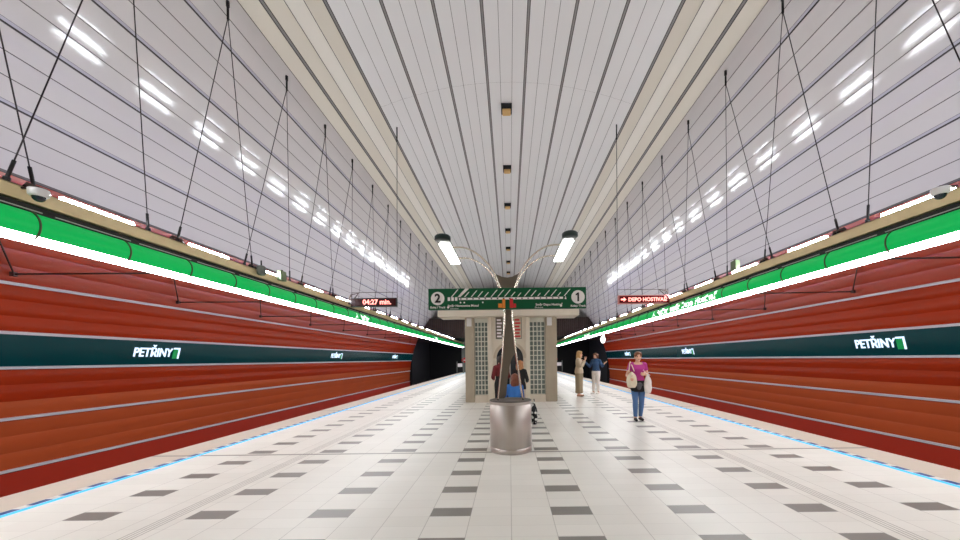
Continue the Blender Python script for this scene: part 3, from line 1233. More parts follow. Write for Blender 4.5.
ctop = 3.0
m = MB()
m.bev_box(-2.42, 2.42, -0.5, 0.45, ctop, ctop + 0.27, 0.02)
m.build('canopy_slab', M['stone_light'], pav)
m = MB()
m.box(-1.62, 1.69, -0.1, 5.9, ctop + 0.27, ctop + 0.9)
m.build('upper_block', M['stone'], pav)
for (x0_, x1_) in ((465, 474.2), (545.2, 556.8)):
    m = MB()
    m.bev_box(hx_(x0_), hx_(x1_), 0.0, 0.4, 0, ctop, 0.015)
    m.build('column', M['stone_grey'], pav)
for (x0_, x1_) in ((474.4, 487.6), (529.6, 545)):
    a, b = hx_(x0_), hx_(x1_)
    bs = MB()
    bs.bev_box(a, b, -0.05, 0.3, 0, 0.26, 0.015)
    bs.build('plinth', M['stone_light'], pav)
    fr = MB()
    nc, nrw = 4, 15
    z0, z1 = 0.26, 2.86
    g = 0.034
    for i in range(nc + 1):
        x = a + (b - a) * i / nc
        fr.box(x - g / 2 if i else x, x + g / 2 if i < nc else x, 0.08, 0.2, z0, z1)
    for j in range(nrw + 1):
        z = z0 + (z1 - z0) * j / nrw
        fr.box(a, b, 0.085, 0.195, z - g / 2, z + g / 2)
    fr.box(a, b, 0.08, 0.2, z1, ctop)
    fo = fr.build('glass_block_frame', M['block_frame'], pav)
    bl = MB()
    for i in range(nc):
        for j in range(nrw):
            xa_, xb_ = a + (b - a) * i / nc + g / 2, a + (b - a) * (i + 1) / nc - g / 2
            za_, zb_ = z0 + (z1 - z0) * j / nrw + g / 2, z0 + (z1 - z0) * (j + 1) / nrw - g / 2
            bl.bev_box(xa_, xb_, 0.11, 0.18, za_, zb_, 0.015)
    bl.build('glass_block', M['glass_block'], fo)
# middle portal with a round-headed door
a, b = hx_(487.8), hx_(529.4)
dc, dr = hx_(509.6), 0.48
dtop = 1.56
m = MB()
poly = [(a, 0), (dc - dr, 0), (dc - dr, dtop)] + [(dc - dr * math.cos(PI * i / 20), dtop + dr * math.sin(PI * i / 20)) for i in range(1, 20)] + [(dc + dr, dtop), (dc + dr, 0), (b, 0), (b, ctop), (a, ctop)]
m.prism(poly, -0.08, 0.3)
me_ = m.build('portal', M['stone_light'], pav)
m = MB()
arch_o, arch_i = dr + 0.1, dr
po = [(dc - arch_o * math.cos(PI * i / 24), dtop + arch_o * math.sin(PI * i / 24)) for i in range(25)]
pi_ = [(dc - arch_i * math.cos(PI * i / 24), dtop + arch_i * math.sin(PI * i / 24)) for i in range(25)]
for i in range(24):
    m.prism([po[i], po[i + 1], pi_[i + 1], pi_[i]], -0.1, -0.075)
m.build('arch_trim', M['stone'], pav)
m = MB()
m.prism([(dc - dr, 0.02), (dc + dr, 0.02), (dc + dr, dtop)] + [(dc + dr * math.cos(PI * i / 20), dtop + dr * math.sin(PI * i / 20)) for i in range(1, 20)] + [(dc - dr, dtop)], 0.2, 0.24)
dg_ = m.build('glass_door', M['door_glass'], pav)
m = MB()
m.box(dc - 0.02, dc + 0.02, 0.17, 0.2, 0.02, dtop + dr)
m.build('door_bar', M['steel'], dg_)
for (x0_, x1_) in ((488, 492), (525.5, 529.4)):
    m = MB()
    m.bev_box(hx_(x0_), hx_(x1_), -0.16, -0.08, 0, ctop, 0.01)
    m.build('pilaster', M['stone_light'], pav)
m = MB()
m.box(-1.58, 1.65, 0.42, 5.8, 0, ctop)
m.build('rear_core', M['stone_grey'], pav)
tag(pav, 'beige stone pavilion with glass-block windows and arched door behind the lamp standard', 'pavilion')

for i, (x0_, x1_, lab, bg, bar) in enumerate(((495.8, 503.2, 'tall notice board with dark rows beside the chrome lamp on its left', 'fin_grey', 'paper_white'),
                                             (513.4, 521.6, 'tall notice board with red rows beside the chrome lamp on its right', 'stone', 'sign_red'))):
    zt, zb_ = px(509, 316.5, PY - 0.1).z, px(509, 339, PY - 0.1).z
    xa_, xb_ = hx_(x0_), hx_(x1_)
    root = empty('notice_board', ((xa_ + xb_) / 2 + PX, PY - 0.1, zb_))
    hw = (xb_ - xa_) / 2
    m = MB()
    m.bev_box(-hw, hw, -0.02, 0.02, 0, zt - zb_, 0.006)
    m.build('board', M['lamp_grey'], root)
    m = MB()
    m.box(-hw + 0.02, hw - 0.02, -0.026, -0.019, 0.02, zt - zb_ - 0.02)
    m.build('sheet', M[bg], root)
    m = MB()
    for k in range(6):
        z = 0.06 + k * (zt - zb_ - 0.1) / 6
        m.box(-hw + 0.045, hw - 0.045 - 0.03 * (k % 2), -0.03, -0.025, z, z + 0.06)
    m.build('row', M[bar], root)
    tag(root, lab, 'notice board', 'notice boards above the arched door')
for x_, sd in ((469.3, 'left'), (549.4, 'right')):
    root_z = px(509, 326, PY).z
    m = MB()
    m.bev_box(-0.085, 0.085, -0.05, 0.0, 0, 0.29, 0.01)
    o = m.build('wall_box', M['box_white'])
    o.location = (hx_(x_) + PX, PY, root_z)
    tag(o, 'small white box high on the %s stone column of the pavilion' % sd, 'box', 'white boxes on the pavilion columns')

# ------------------------------------------------------------------ things at the far end
for s in (-1, 1):
    sd = 'left' if s < 0 else 'right'
    Z = 40.0
    gx = s * 5.5
    root = empty('gate', (gx, Z, 0))
    m = MB()
    for dx_ in (-0.34, 0.34):
        m.box(dx_ - 0.04, dx_ + 0.04, -0.05, 0.05, 0, 2.1 if dx_ * s < 0 else 1.3)
    m.build('post', M['lamp_grey'], root)
    m = MB()
    m.box(-0.3, 0.3, -0.02, 0.02, 0.1, 1.25)
    m.build('leaf', M['tunnel_black'], root)
    m = MB()
    m.box(-0.26, 0.26, -0.05, -0.021, 0.72, 1.1)
    m.build('notice', M['paper_white'], root)
    tag(root, 'dark gate with white notice at the platform end on the %s' % sd, 'gate', 'gates at the platform end')
    root = empty('warning_sign', (s * 5.5, 43.6, 1.45))
    m = MB()
    m.lathe([(0.001, -0.02), (0.3, -0.02), (0.3, 0.0), (0.001, 0.0)], 24, axis='Y')
    m.build('disc', M['sign_red'], root)
    m = MB()
    m.box(-0.18, 0.18, -0.03, -0.02, -0.05, 0.05)
    m.build('bar', M['paper_white'], root)
    tag(root, 'small round red sign on the grey end wall at the %s' % sd, 'sign', 'red signs on the end wall')

root = empty('pendant_lamp', (5.36, 20.6, 2.62))
m = MB()
m.lathe([(0.001, -0.26), (0.07, -0.24), (0.13, -0.14), (0.15, -0.02), (0.13, 0.06), (0.09, 0.13), (0.001, 0.15)], 24)
m.build('globe', M['globe_white'], root)
m = MB()
m.lathe([(0.001, 0.285), (0.05, 0.285), (0.07, 0.22), (0.13, 0.14), (0.001, 0.14)], 16)
m.build('holder', M['box_white'], root)
tag(root, 'small white globe lamp hanging under the light tube before the dark tunnel opening', 'lamp')


# ------------------------------------------------------------------ people
def seg_dist(p, a, b):
    ab = b - a
    t = np.clip(((p - a) @ ab) / (ab @ ab), 0, 1)
    q = a + t[:, None] * ab
    return np.linalg.norm(p - q, axis=1), t


def hand(mb, wrist, d, palm_n, side, curl=0.5, k=1.0):
    """palm, four fingers and a thumb; d along the hand, palm_n the way the palm faces, side +1 thumb towards d x palm_n"""
    d = Vector(d).normalized()
    n = Vector(palm_n)
    n = (n - d * n.dot(d)).normalized()
    a = d.cross(n).normalized() * side
    wst = Vector(wrist)
    for j in (-1, -0.33, 0.33, 1):
        mb.capsule(wst + a * j * 0.012, wst + d * 0.085 * k + a * j * 0.03 * k, 0.013 * k, 0.0125 * k, 8)
    for j, ln in ((0.032, 0.066), (0.011, 0.076), (-0.011, 0.07), (-0.031, 0.054)):
        p = wst + d * 0.085 * k + a * j * k
        dd = d.copy()
        for q in range(3):
            dd = (Matrix.Rotation(0, 3, a) @ dd)
            ang = curl * (0.45 + 0.35 * q)
            dq = (d * math.cos(ang) + n * math.sin(ang)).normalized()
            p2 = p + dq * ln * k * (0.46, 0.30, 0.24)[q]
            mb.capsule(p, p2, (0.0105 - 0.0012 * q) * k, (0.0098 - 0.0012 * q) * k, 8)
            p = p2
    p = wst + d * 0.02 * k + a * 0.022 * k
    for q, ln in enumerate((0.042, 0.032, 0.024)):
        dq = (a * (0.85 - 0.25 * q) + d * (0.55 + 0.2 * q) + n * (0.25 + 0.25 * q * curl)).normalized()
        p2 = p + dq * ln * k
        mb.capsule(p, p2, (0.0135 - 0.0015 * q) * k, (0.012 - 0.0015 * q) * k, 8)
        p = p2


def remeshed(mb, name, voxel, smooth=4, fac=0.5):
    me = mb.mesh(name, M['skin'])
    o = bpy.data.objects.new(name, me)
    COL.objects.link(o)
    r = o.modifiers.new('union', 'REMESH')
    r.mode = 'VOXEL'
    r.voxel_size = voxel
    r.use_smooth_shade = True
    if smooth:
        sm = o.modifiers.new('soft', 'SMOOTH')
        sm.factor = fac
        sm.iterations = smooth
    dg = bpy.context.evaluated_depsgraph_get()
    out = bpy.data.meshes.new_from_object(o.evaluated_get(dg))
    bpy.data.objects.remove(o)
    bpy.data.meshes.remove(me)
    for p_ in out.polygons:
        p_.use_smooth = True
    return out


def stand_pose():
    return {
        'hip_r': (0.088, 0, 0.90), 'knee_r': (0.092, 0.02, 0.48), 'ankle_r': (0.09, -0.02, 0.085), 'toe_r': (0.105, 0.14, 0.03),
        'hip_l': (-0.088, 0, 0.90), 'knee_l': (-0.092, 0.02, 0.48), 'ankle_l': (-0.09, -0.02, 0.085), 'toe_l': (-0.105, 0.14, 0.03),
        'sh_r': (0.165, -0.01, 1.385), 'el_r': (0.21, -0.03, 1.11), 'wr_r': (0.22, 0.05, 0.87),
        'sh_l': (-0.165, -0.01, 1.385), 'el_l': (-0.21, -0.03, 1.11), 'wr_l': (-0.22, 0.05, 0.87),
        'head': (0, 0.02, 1.585), 'hand_n_r': (-1, 0.2, 0), 'hand_n_l': (1, 0.2, 0), 'curl_r': 0.6, 'curl_l': 0.6,
        'dz': 0.0, 'lean': 0.0,
    }


class Person:
    def __init__(self, loc, rotz, H, pose, label, skin='skin', voxel=0.009):
        J = stand_pose()
        J.update(pose)
        self.J = J
        self.k = H / 1.70
        self.root = empty('person', loc, rotz)
        tag(self.root, label, 'person')
        V = Vector
        dz = J['dz']
        mb = MB()
        lean = J['lean']

        def tp(x, y, z):
            zz_ = z - 0.92
            return V((x, y + math.sin(lean) * zz_, 0.92 + math.cos(lean) * zz_ + dz))
        # torso as stacked ellipses
        rings = [(0.80, 0.0, 0.085, 0.075), (0.86, 0.0, 0.155, 0.105), (0.92, -0.005, 0.172, 0.118), (0.98, -0.005, 0.165, 0.115), (1.07, 0, 0.132, 0.098), (1.15, 0, 0.128, 0.098),
                 (1.23, 0.012, 0.143, 0.118), (1.28, 0.016, 0.152, 0.124), (1.34, 0.0, 0.162, 0.105), (1.40, -0.01, 0.14, 0.08), (1.435, -0.012, 0.085, 0.06), (1.46, -0.01, 0.055, 0.052)]
        n0 = len(mb.v)
        S = 20
        for (z, cy, rx, ry) in rings:
            for i in range(S):
                t = 2 * PI * i / S
                mb.v.append(tuple(tp(rx * math.cos(t), cy + ry * math.sin(t), z)))
        for r_ in range(len(rings) - 1):
            for i in range(S):
                i2 = (i + 1) % S
                mb.face((n0 + r_ * S + i, n0 + r_ * S + i2, n0 + (r_ + 1) * S + i2, n0 + (r_ + 1) * S + i))
        mb.face(tuple(n0 + i for i in reversed(range(S))))
        mb.face(tuple(n0 + (len(rings) - 1) * S + i for i in range(S)))
        self.tp = tp
        lt = lambda q: tp(*q) if True else q
        G = {}
        for k_, q in J.items():
            if isinstance(q, tuple) and not k_.startswith('hand_n'):
                if k_[:2] in ('sh', 'el', 'wr') or k_ == 'head':
                    G[k_] = tp(*q)
                elif k_.startswith('hip'):
                    G[k_] = V(q) + V((0, 0, dz))
                else:
                    G[k_] = V(q)
        self.G = G
        hd = G['head']
        self.hd = hd
        mb.capsule(tp(0, -0.012, 1.40), hd + V((0, -0.022, -0.06)), 0.054, 0.05, 14)
        mb.ellipsoid(hd + V((0, -0.005, 0.02)), (0.074, 0.095, 0.1), 20, 14)
        mb.ellipsoid(hd + V((0, 0.022, -0.045)), (0.056, 0.066, 0.072), 18, 12)
        mb.capsule(hd + V((0, 0.084, 0.012)), hd + V((0, 0.104, -0.026)), 0.009, 0.0135, 8)
        mb.ellipsoid(hd + V((0, 0.076, -0.062)), (0.024, 0.014, 0.012), 10, 8)
        mb.ellipsoid(hd + V((0, 0.07, -0.1)), (0.022, 0.02, 0.018), 10, 8)
        for s in (-1, 1):
            mb.ellipsoid(hd + V((s * 0.077, -0.012, -0.012)), (0.012, 0.02, 0.032), 10, 8)
        self.bones = [('torso', tp(0, 0, 0.84), tp(0, 0, 1.42), 0.135), ('neck', tp(0, -0.01, 1.43), hd + V((0, -0.02, -0.06)), 0.055), ('head', hd + V((0, 0, -0.03)), hd + V((0, 0, 0.05)), 0.09)]
        for c, s in (('r', 1), ('l', -1)):
            sh, el, wr = G['sh_' + c], G['el_' + c], G['wr_' + c]
            mb.capsule(tp(s * 0.09, -0.012, 1.395), sh, 0.055, 0.052, 12)
            mb.capsule(sh, el, 0.049, 0.038, 12)
            mb.capsule(el, el + (wr - el) * 0.3, 0.037, 0.038, 12)
            mb.capsule(el + (wr - el) * 0.3, wr, 0.038, 0.025, 12)
            d = (wr - el).normalized()
            hand(mb, wr, J.get('hand_d_' + c, d), J['hand_n_' + c], s if J.get('flip_' + c, False) is False else -s, J['curl_' + c])
            hip, kn, an, to = G['hip_' + c], G['knee_' + c], G['ankle_' + c], G['toe_' + c]
            mb.capsule(hip, hip + (kn - hip) * 0.35, 0.088, 0.08, 14)
            mb.capsule(hip + (kn - hip) * 0.35, kn, 0.08, 0.054, 14)
            mb.capsule(kn, kn + (an - kn) * 0.3, 0.052, 0.055, 14)
            mb.capsule(kn + (an - kn) * 0.3, an, 0.055, 0.036, 14)
            fd = (to - an)
            fd.z = 0
            fd.normalize()
            mb.capsule(an + V((0, 0, -0.045)) - fd * 0.03, to, 0.038, 0.027, 12)
            mb.capsule(an, an + V((0, 0, -0.045)) - fd * 0.02, 0.036, 0.036, 10)
            hdv = wr + d * 0.15
            self.bones += [('upper_' + c, sh, el, 0.045), ('fore_' + c, el, wr, 0.034), ('hand_' + c, wr + d * 0.02, hdv, 0.035),
                           ('thigh_' + c, hip, kn, 0.07), ('shin_' + c, kn, an, 0.048), ('foot_' + c, an + V((0, 0, -0.03)), to, 0.036)]
        me = remeshed(mb, 'body', voxel, 3)
        self.me = me
        n = len(me.vertices)
        P_ = np.empty(n * 3)
        me.vertices.foreach_get('co', P_)
        self.P = P_.reshape(-1, 3)
        N_ = np.empty(n * 3)
        me.vertices.foreach_get('normal', N_)
        self.N = N_.reshape(-1, 3)
        best = np.full(n, 1e9)
        self.bi = np.zeros(n, int)
        self.bt = np.zeros(n)
        for i, (nm, a, b, r) in enumerate(self.bones):
            dd, t = seg_dist(self.P, np.array(a), np.array(b))
            dd = dd / r
            w_ = dd < best
            best[w_] = dd[w_]
            self.bi[w_] = i
            self.bt[w_] = t[w_]
        self.names = np.array([b[0] for b in self.bones])[self.bi]
        self.faces = [tuple(p.vertices) for p in me.polygons]
        body = self.link('body', me, M[skin])
        self.body = body
        # face
        for s in (-1, 1):
            e = MB()
            e.ellipsoid(hd + V((s * 0.032, 0.083, 0.008)), (0.0125, 0.007, 0.007), 10, 8)
            self.link('eye', e.mesh('eye', M['ink']), M['ink'])
        e = MB()
        e.ellipsoid(hd + V((0, 0.088, -0.062)), (0.021, 0.007, 0.0065), 12, 8)
        self.link('mouth', e.mesh('mouth', M['lips']), M['lips'])

    def link(self, name, me, m):
        me.transform(Matrix.Scale(self.k, 4))
        me.materials.clear()
        me.materials.append(m)
        o = bpy.data.objects.new(name, me)
        COL.objects.link(o)
        o.parent = self.root
        return o

    def cloth(self, name, m, mask, off=0.012, smooth=4):
        mask = np.asarray(mask)
        P_ = self.P.copy()
        off = np.broadcast_to(off, (len(P_),))
        P_ = P_ + self.N * off[:, None]
        keep = [f for f in self.faces if all(mask[i] for i in f)]
        used = sorted({i for f in keep for i in f})
        ix = {v: k for k, v in enumerate(used)}
        V_ = P_[used]
        F_ = [tuple(ix[i] for i in f) for f in keep]
        # soften like cloth
        ed = set()
        for f in F_:
            for a, b in zip(f, f[1:] + f[:1]):
                ed.add((min(a, b), max(a, b)))
        ed = np.array(sorted(ed))
        for _ in range(smooth):
            acc = np.zeros_like(V_)
            cnt = np.zeros(len(V_))
            np.add.at(acc, ed[:, 0], V_[ed[:, 1]]); np.add.at(acc, ed[:, 1], V_[ed[:, 0]])
            np.add.at(cnt, ed[:, 0], 1); np.add.at(cnt, ed[:, 1], 1)
            V_ = V_ * 0.5 + 0.5 * acc / np.maximum(cnt, 1)[:, None]
        me = bpy.data.meshes.new(name)
        me.from_pydata([tuple(v) for v in V_], [], F_)
        for p_ in me.polygons:
            p_.use_smooth = True
        return self.link(name, me, m)

    def loft(self, name, m, rings, S=28, ruffle=0.0, nf=7):
        mb = MB()
        for j, (cx, cy, z, rx, ry) in enumerate(rings):
            for i in range(S):
                t = 2 * PI * i / S
                k = 1 + ruffle * math.sin(nf * t) * j / len(rings)
                mb.v.append((cx + rx * k * math.cos(t), cy + ry * k * math.sin(t), z))
        for r_ in range(len(rings) - 1):
            for i in range(S):
                i2 = (i + 1) % S
                mb.face((r_ * S + i, r_ * S + i2, (r_ + 1) * S + i2, (r_ + 1) * S + i), 0, True)
        mb.face(tuple(reversed(range(S))))
        mb.face(tuple((len(rings) - 1) * S + i for i in range(S)))
        return self.link(name, mb.mesh(name, m), m)

    def hair(self, m, blobs):
        mb = MB()
        for (c, r) in blobs:
            mb.ellipsoid(self.hd + Vector(c), r, 18, 12)
        return self.link('hair', remeshed(mb, 'hair', 0.008, 3), m)

    def sel(self, *names):
        return np.isin(self.names, names)


CAP = [((0, -0.022, 0.045), (0.088, 0.1, 0.1)), ((0, 0.05, 0.088), (0.066, 0.055, 0.038)), ((0.055, 0.02, 0.06), (0.034, 0.066, 0.06)), ((-0.055, 0.02, 0.06), (0.034, 0.066, 0.06))]
BOB = CAP + [((s * 0.075, -0.01, -0.01), (0.025, 0.05, 0.075)) for s in (-1, 1)] + [((0, -0.075, -0.02), (0.075, 0.04, 0.085))]
LONG = BOB + [((0, -0.075, -0.12), (0.09, 0.04, 0.12)), ((0, -0.085, -0.23), (0.085, 0.035, 0.1)), ((0.08, 0.0, -0.1), (0.028, 0.05, 0.12)), ((-0.08, 0.0, -0.1), (0.028, 0.05, 0.12))]
CURLY = BOB + [((0.07 * math.cos(a), -0.02 + 0.08 * math.sin(a), 0.06 - 0.05 * (i % 3)), (0.05, 0.05, 0.05)) for i, a in enumerate([PI + 0.6 + 4.9 * i / 11 - 1.2 for i in range(12)]) if math.sin(a) < 0.55] + [((0, -0.06, -0.08), (0.1, 0.055, 0.06))]

# --- woman walking towards the camera
wp = px(638.3, 421, 8.75)
W1 = Person((wp.x, 8.75, 0), PI - 0.08, 1.66, {
    'hip_r': (0.085, 0, 0.90), 'knee_r': (0.08, 0.05, 0.49), 'ankle_r': (0.07, 0.01, 0.085), 'toe_r': (0.085, 0.17, 0.03),
    'hip_l': (-0.085, 0, 0.90), 'knee_l': (-0.085, 0.0, 0.48), 'ankle_l': (-0.075, -0.09, 0.085), 'toe_l': (-0.09, 0.07, 0.03),
    'el_r': (0.25, -0.05, 1.12), 'wr_r': (0.235, 0.17, 1.06), 'hand_n_r': (-1, 0, 0.1),
    'el_l': (-0.245, -0.03, 1.12), 'wr_l': (-0.115, 0.17, 1.15), 'hand_n_l': (0.2, -1, 0), 'curl_l': 1.2, 'curl_r': 1.2,
    'head': (0.0, 0.03, 1.58),
}, 'woman in magenta T-shirt and blue jeans walking with pale bags over both arms', voxel=0.0075)
z = W1.P[:, 2]
neck_cut = (z < 1.425 - 0.5 * np.maximum(W1.P[:, 1], 0)) | (np.abs(W1.P[:, 0]) > 0.1)
W1.cloth('t_shirt', M['magenta'], ((W1.sel('torso') & (z > 0.93)) | (W1.sel('upper_r', 'upper_l') & (W1.bt < 0.55)) | (W1.sel('neck') & (z < 1.41))) & neck_cut, 0.014)
W1.cloth('jeans', M['jeans'], (W1.sel('torso') & (z < 1.0)) | W1.sel('thigh_r', 'thigh_l') | (W1.sel('shin_r', 'shin_l') & (W1.bt < 0.97)), 0.011)
W1.cloth('shoe', M['shoe_black'], W1.sel('foot_r') & (z < 0.09), 0.006, 2)
W1.cloth('shoe', M['shoe_black'], W1.sel('foot_l') & (z < 0.09), 0.006, 2)
W1.hair(M['hair_short'], CAP + [((0, -0.06, -0.01), (0.075, 0.045, 0.07))])
jk = W1.loft('waist_jacket', M['cloth_black'], [(0, 0.01, 1.0, 0.17, 0.135), (0, 0.015, 0.96, 0.195, 0.15), (0, 0.02, 0.88, 0.2, 0.155), (0, 0.025, 0.78, 0.19, 0.15), (0.01, 0.03, 0.72, 0.14, 0.12)], ruffle=0.05)
mb = MB()
mb.ellipsoid((0.0, 0.165, 0.90), (0.075, 0.035, 0.06), 18, 12)
mb.ellipsoid((0.02, 0.175, 0.84), (0.06, 0.03, 0.07), 16, 10)
W1.link('waist_pouch', remeshed(mb, 'waist_pouch', 0.012, 3), M['cloth_grey'])


def bag(name, m, loc, r, label, strap=None, rotz=0.0, open_top=True):
    root = empty(name, loc, rotz)
    mb = MB()
    S, prof = 26, []
    for i in range(15):
        t = i / 14
        z = -r[2] + 2 * r[2] * t
        wv = (1 - (abs(2 * t - 0.8) / 1.25) ** 2.6)
        prof.append((z, max(wv, 0.12)))
    for (z, wv) in prof:
        for i in range(S):
            a = 2 * PI * i / S
            ca, sa = math.cos(a), math.sin(a)
            e = 0.75
            x = r[0] * wv * math.copysign(abs(ca) ** e, ca) * (1 + 0.05 * math.sin(5 * a + z * 30))
            y = r[1] * wv * math.copysign(abs(sa) ** e, sa) * (1 + 0.12 * math.sin(4 * a + z * 22))
            mb.v.append((x, y, z))
    for j in range(len(prof) - 1):
        for i in range(S):
            i2 = (i + 1) % S
            mb.face((j * S + i, j * S + i2, (j + 1) * S + i2, (j + 1) * S + i), 0, True)
    mb.face(tuple(reversed(range(S))))
    mb.face(tuple((len(prof) - 1) * S + i for i in range(S)))
    mb.build('pouch', m, root)
    if strap:
        t = MB()
        t.tube(smooth_path(strap, 6), 0.011, 8)
        t.build('strap', m, root)
    tag(root, label, 'bag')
    return root


kx, ky = wp.x, 8.75
bag('tote_bag', M['cloth_cream'], (kx - 0.2, ky - 0.15, 1.0), (0.12, 0.08, 0.19), 'cream shoulder bag on the bent arm at the left of the woman in magenta',
    [(-0.07, 0, 0.2), (0.0, 0.1, 0.33), (0.05, 0.16, 0.43), (0.06, 0.1, 0.34), (0.07, 0, 0.2)], 0.15)
bag('carrier_bag', M['cloth_white'], (kx + 0.17, ky - 0.19, 0.9), (0.085, 0.06, 0.22), 'white carrier bag hanging at the right side of the woman in magenta',
    [(-0.06, 0, 0.2), (-0.08, 0.0, 0.28), (-0.1, -0.01, 0.33), (-0.06, 0.0, 0.27), (0.05, 0, 0.2)], -0.15)

# --- two women talking near the track
ap = px(580.8, 396.3, 14.5)
A = Person((ap.x - 0.06, 14.5, 0), -PI / 2 - 0.35, 1.80, {
    'el_r': (0.19, 0.1, 1.14), 'wr_r': (0.075, 0.23, 1.36), 'el_l': (-0.19, 0.1, 1.14), 'wr_l': (-0.075, 0.22, 1.38),
    'hand_n_r': (-0.4, -1, 0.2), 'hand_n_l': (0.4, -1, 0.2), 'curl_r': 0.5, 'curl_l': 0.5, 'head': (0, 0.03, 1.585),
}, 'tall woman in beige top and long skirt with her hands raised to her face', voxel=0.011)
z = A.P[:, 2]
A.cloth('blouse', M['beige_top'], (A.sel('torso') & (z > 0.88)) | A.sel('upper_r', 'upper_l') | (A.sel('fore_r', 'fore_l') & (A.bt < 0.93)) | (A.sel('neck') & (z < 1.44)), 0.02, 5)
A.loft('blouse_hem', M['beige_top'], [(0, 0, 1.12, 0.15, 0.125), (0, 0, 1.0, 0.19, 0.155), (0, 0, 0.9, 0.2, 0.165), (0, 0, 0.87, 0.19, 0.155)], ruffle=0.05)
A.loft('long_skirt', M['beige_dark'], [(0, 0, 0.99, 0.165, 0.14), (0, 0, 0.9, 0.185, 0.15), (0, 0, 0.6, 0.175, 0.145), (0, 0, 0.3, 0.165, 0.14), (0, 0, 0.14, 0.17, 0.145), (0, 0, 0.12, 0.16, 0.135)], ruffle=0.06)
A.cloth('sandal', M['sandal'], A.sel('foot_r') & (z < 0.05), 0.006, 1)
A.cloth('sandal', M['sandal'], A.sel('foot_l') & (z < 0.05), 0.006, 1)
A.hair(M['hair_blond'], LONG + [((0.0, -0.075, -0.1), (0.11, 0.06, 0.2))])

bp_ = px(596.3, 393.5, 15.4)
B = Person((bp_.x, 15.4, 0), PI - 0.75, 1.73, {
    'el_r': (0.27, 0.05, 1.14), 'wr_r': (0.38, 0.27, 1.35), 'el_l': (-0.29, 0.0, 1.16), 'wr_l': (-0.46, 0.12, 1.28),
    'hand_n_r': (0, -0.2, 1), 'hand_n_l': (0, -0.2, 1), 'hand_d_r': (0.5, 0.4, 0.5), 'hand_d_l': (-0.7, 0.2, 0.4), 'curl_r': 0.3, 'curl_l': 0.3, 'flip_r': True, 'flip_l': True,
    'ankle_r': (0.12, 0.03, 0.085), 'toe_r': (0.14, 0.19, 0.03), 'head': (0, 0.03, 1.58),
}, 'woman in denim jacket and white trousers gesturing with open hands', voxel=0.011)
z = B.P[:, 2]
B.cloth('denim_jacket', M['denim'], (B.sel('torso') & (z > 0.95)) | B.sel('upper_r', 'upper_l') | (B.sel('fore_r', 'fore_l') & (B.bt < 0.9)) | (B.sel('neck') & (z < 1.44)), 0.02, 5)
B.cloth('trousers', M['cloth_white'], (B.sel('torso') & (z < 1.0)) | B.sel('thigh_r', 'thigh_l') | (B.sel('shin_r', 'shin_l') & (B.bt < 0.95)), 0.02, 6)
B.cloth('shoe', M['cloth_white'], B.sel('foot_r') & (z < 0.09), 0.006, 2)
B.cloth('shoe', M['cloth_white'], B.sel('foot_l') & (z < 0.09), 0.006, 2)
B.hair(M['hair_brown'], CURLY)

# --- people behind the lamp standard
bench = empty('bench', (0.06, 8.15, 0))
m = MB()
m.bev_box(-0.42, 0.36, -0.2, 0.2, 0.34, 0.385, 0.012)
m.build('seat', M['stone_light'], bench)
for x_ in (-0.3, 0.24):
    m = MB()
    m.bev_box(x_ - 0.03, x_ + 0.03, -0.16, 0.16, 0, 0.345, 0.008)
    m.build('leg', M['steel_dark'], bench)
tag(bench, 'low bench behind the steel drum under the seated person', 'bench')
C = Person((0.09, 8.05, 0), 0.15, 1.56, {
    'dz': -0.40, 'hip_r': (0.088, 0.0, 0.93), 'hip_l': (-0.088, 0.0, 0.93),
    'knee_r': (0.11, 0.40, 0.50), 'ankle_r': (0.1, 0.40, 0.085), 'toe_r': (0.11, 0.55, 0.03),
    'knee_l': (-0.11, 0.40, 0.50), 'ankle_l': (-0.1, 0.40, 0.085), 'toe_l': (-0.11, 0.55, 0.03),
    'el_r': (0.22, 0.08, 1.12), 'wr_r': (0.1, 0.27, 1.02), 'el_l': (-0.22, 0.08, 1.12), 'wr_l': (-0.1, 0.27, 1.02),
    'lean': -0.08, 'head': (0.02, 0.03, 1.575),
}, 'person with reddish brown hair in bright blue denim jacket seated behind the steel drum', voxel=0.011)
z = C.P[:, 2]
C.cloth('denim_jacket', M['denim_bright'], (C.sel('torso') & (z > 0.50)) | C.sel('upper_r', 'upper_l') | (C.sel('fore_r', 'fore_l') & (C.bt < 0.92)) | (C.sel('neck') & (z < 1.05)), 0.018, 5)
C.cloth('trousers', M['cloth_black'], (C.sel('torso') & (z < 0.54)) | C.sel('thigh_r', 'thigh_l') | (C.sel('shin_r', 'shin_l') & (C.bt < 0.95)), 0.012)
C.cloth('shoe', M['shoe_black'], C.sel('foot_r') & (z < 0.09), 0.006, 2)
C.cloth('shoe', M['shoe_black'], C.sel('foot_l') & (z < 0.09), 0.006, 2)
C.hair(M['hair_red'], LONG[:-3] + [((0.03, -0.06, 0.0), (0.1, 0.08, 0.12)), ((-0.03, -0.08, -0.1), (0.085, 0.05, 0.13))])

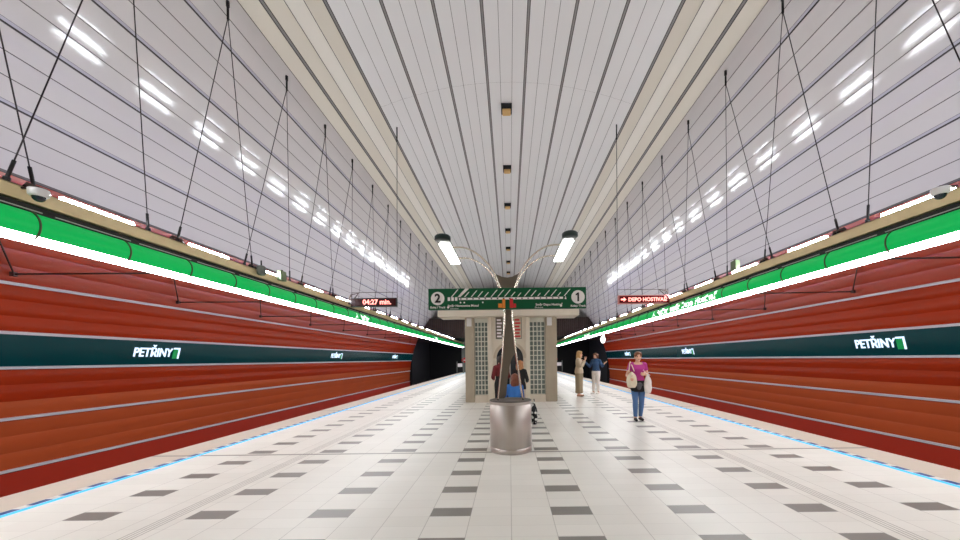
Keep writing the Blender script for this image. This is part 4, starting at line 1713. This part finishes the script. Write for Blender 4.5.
D = Person((-0.25, 9.7, 0), 0.5, 1.6, {'el_r': (0.25, -0.03, 1.12), 'wr_r': (0.14, 0.15, 1.05), 'el_l': (-0.25, -0.03, 1.12), 'wr_l': (-0.14, 0.15, 1.05)},
           'person in dark red jacket and black trousers standing at the arched door', voxel=0.012)
z = D.P[:, 2]
D.cloth('jacket', M['maroon'], (D.sel('torso') & (z > 1.13)) | D.sel('upper_r', 'upper_l') | (D.sel('fore_r', 'fore_l') & (D.bt < 0.92)) | (D.sel('neck') & (z < 1.45)), 0.022, 5)
D.cloth('trousers', M['cloth_black'], (D.sel('torso') & (z < 1.17)) | D.sel('thigh_r', 'thigh_l') | (D.sel('shin_r', 'shin_l') & (D.bt < 0.95)), 0.014)
D.cloth('shoe', M['shoe_black'], D.sel('foot_r') & (z < 0.09), 0.006, 2)
D.cloth('shoe', M['shoe_black'], D.sel('foot_l') & (z < 0.09), 0.006, 2)
D.hair(M['hair_dark'], BOB)

E = Person((0.28, 9.7, 0), -0.5, 1.47, {'el_r': (0.22, 0.05, 1.12), 'wr_r': (0.13, 0.22, 1.05), 'el_l': (-0.22, 0.05, 1.12), 'wr_l': (-0.13, 0.22, 1.05)},
           'person with long ginger hair in black coat standing at the arched door', voxel=0.012)
z = E.P[:, 2]
E.cloth('coat', M['cloth_black'], (E.sel('torso') & (z > 0.80)) | E.sel('upper_r', 'upper_l') | (E.sel('fore_r', 'fore_l') & (E.bt < 0.92)) | (E.sel('neck') & (z < 1.44)) | (E.sel('thigh_r', 'thigh_l') & (E.bt < 0.2)), 0.022, 5)
E.cloth('trousers', M['beige_top'], E.sel('thigh_r', 'thigh_l') | (E.sel('shin_r', 'shin_l') & (E.bt < 0.95)), 0.014)
E.cloth('shoe', M['shoe_black'], E.sel('foot_r') & (z < 0.09), 0.006, 2)
E.cloth('shoe', M['shoe_black'], E.sel('foot_l') & (z < 0.09), 0.006, 2)
E.hair(M['hair_ginger'], LONG + [((0.0, -0.07, -0.06), (0.12, 0.07, 0.16))])

pb = px(534.3, 424.5, 8.45)
bag('shopping_bag', M['patterned'], (pb.x, 8.45, 0.25), (0.075, 0.12, 0.25), 'black and white patterned bag standing on the floor behind the steel drum',
    [(0, -0.06, 0.22), (0, -0.05, 0.3), (0, 0, 0.33), (0, 0.05, 0.3), (0, 0.06, 0.22)])
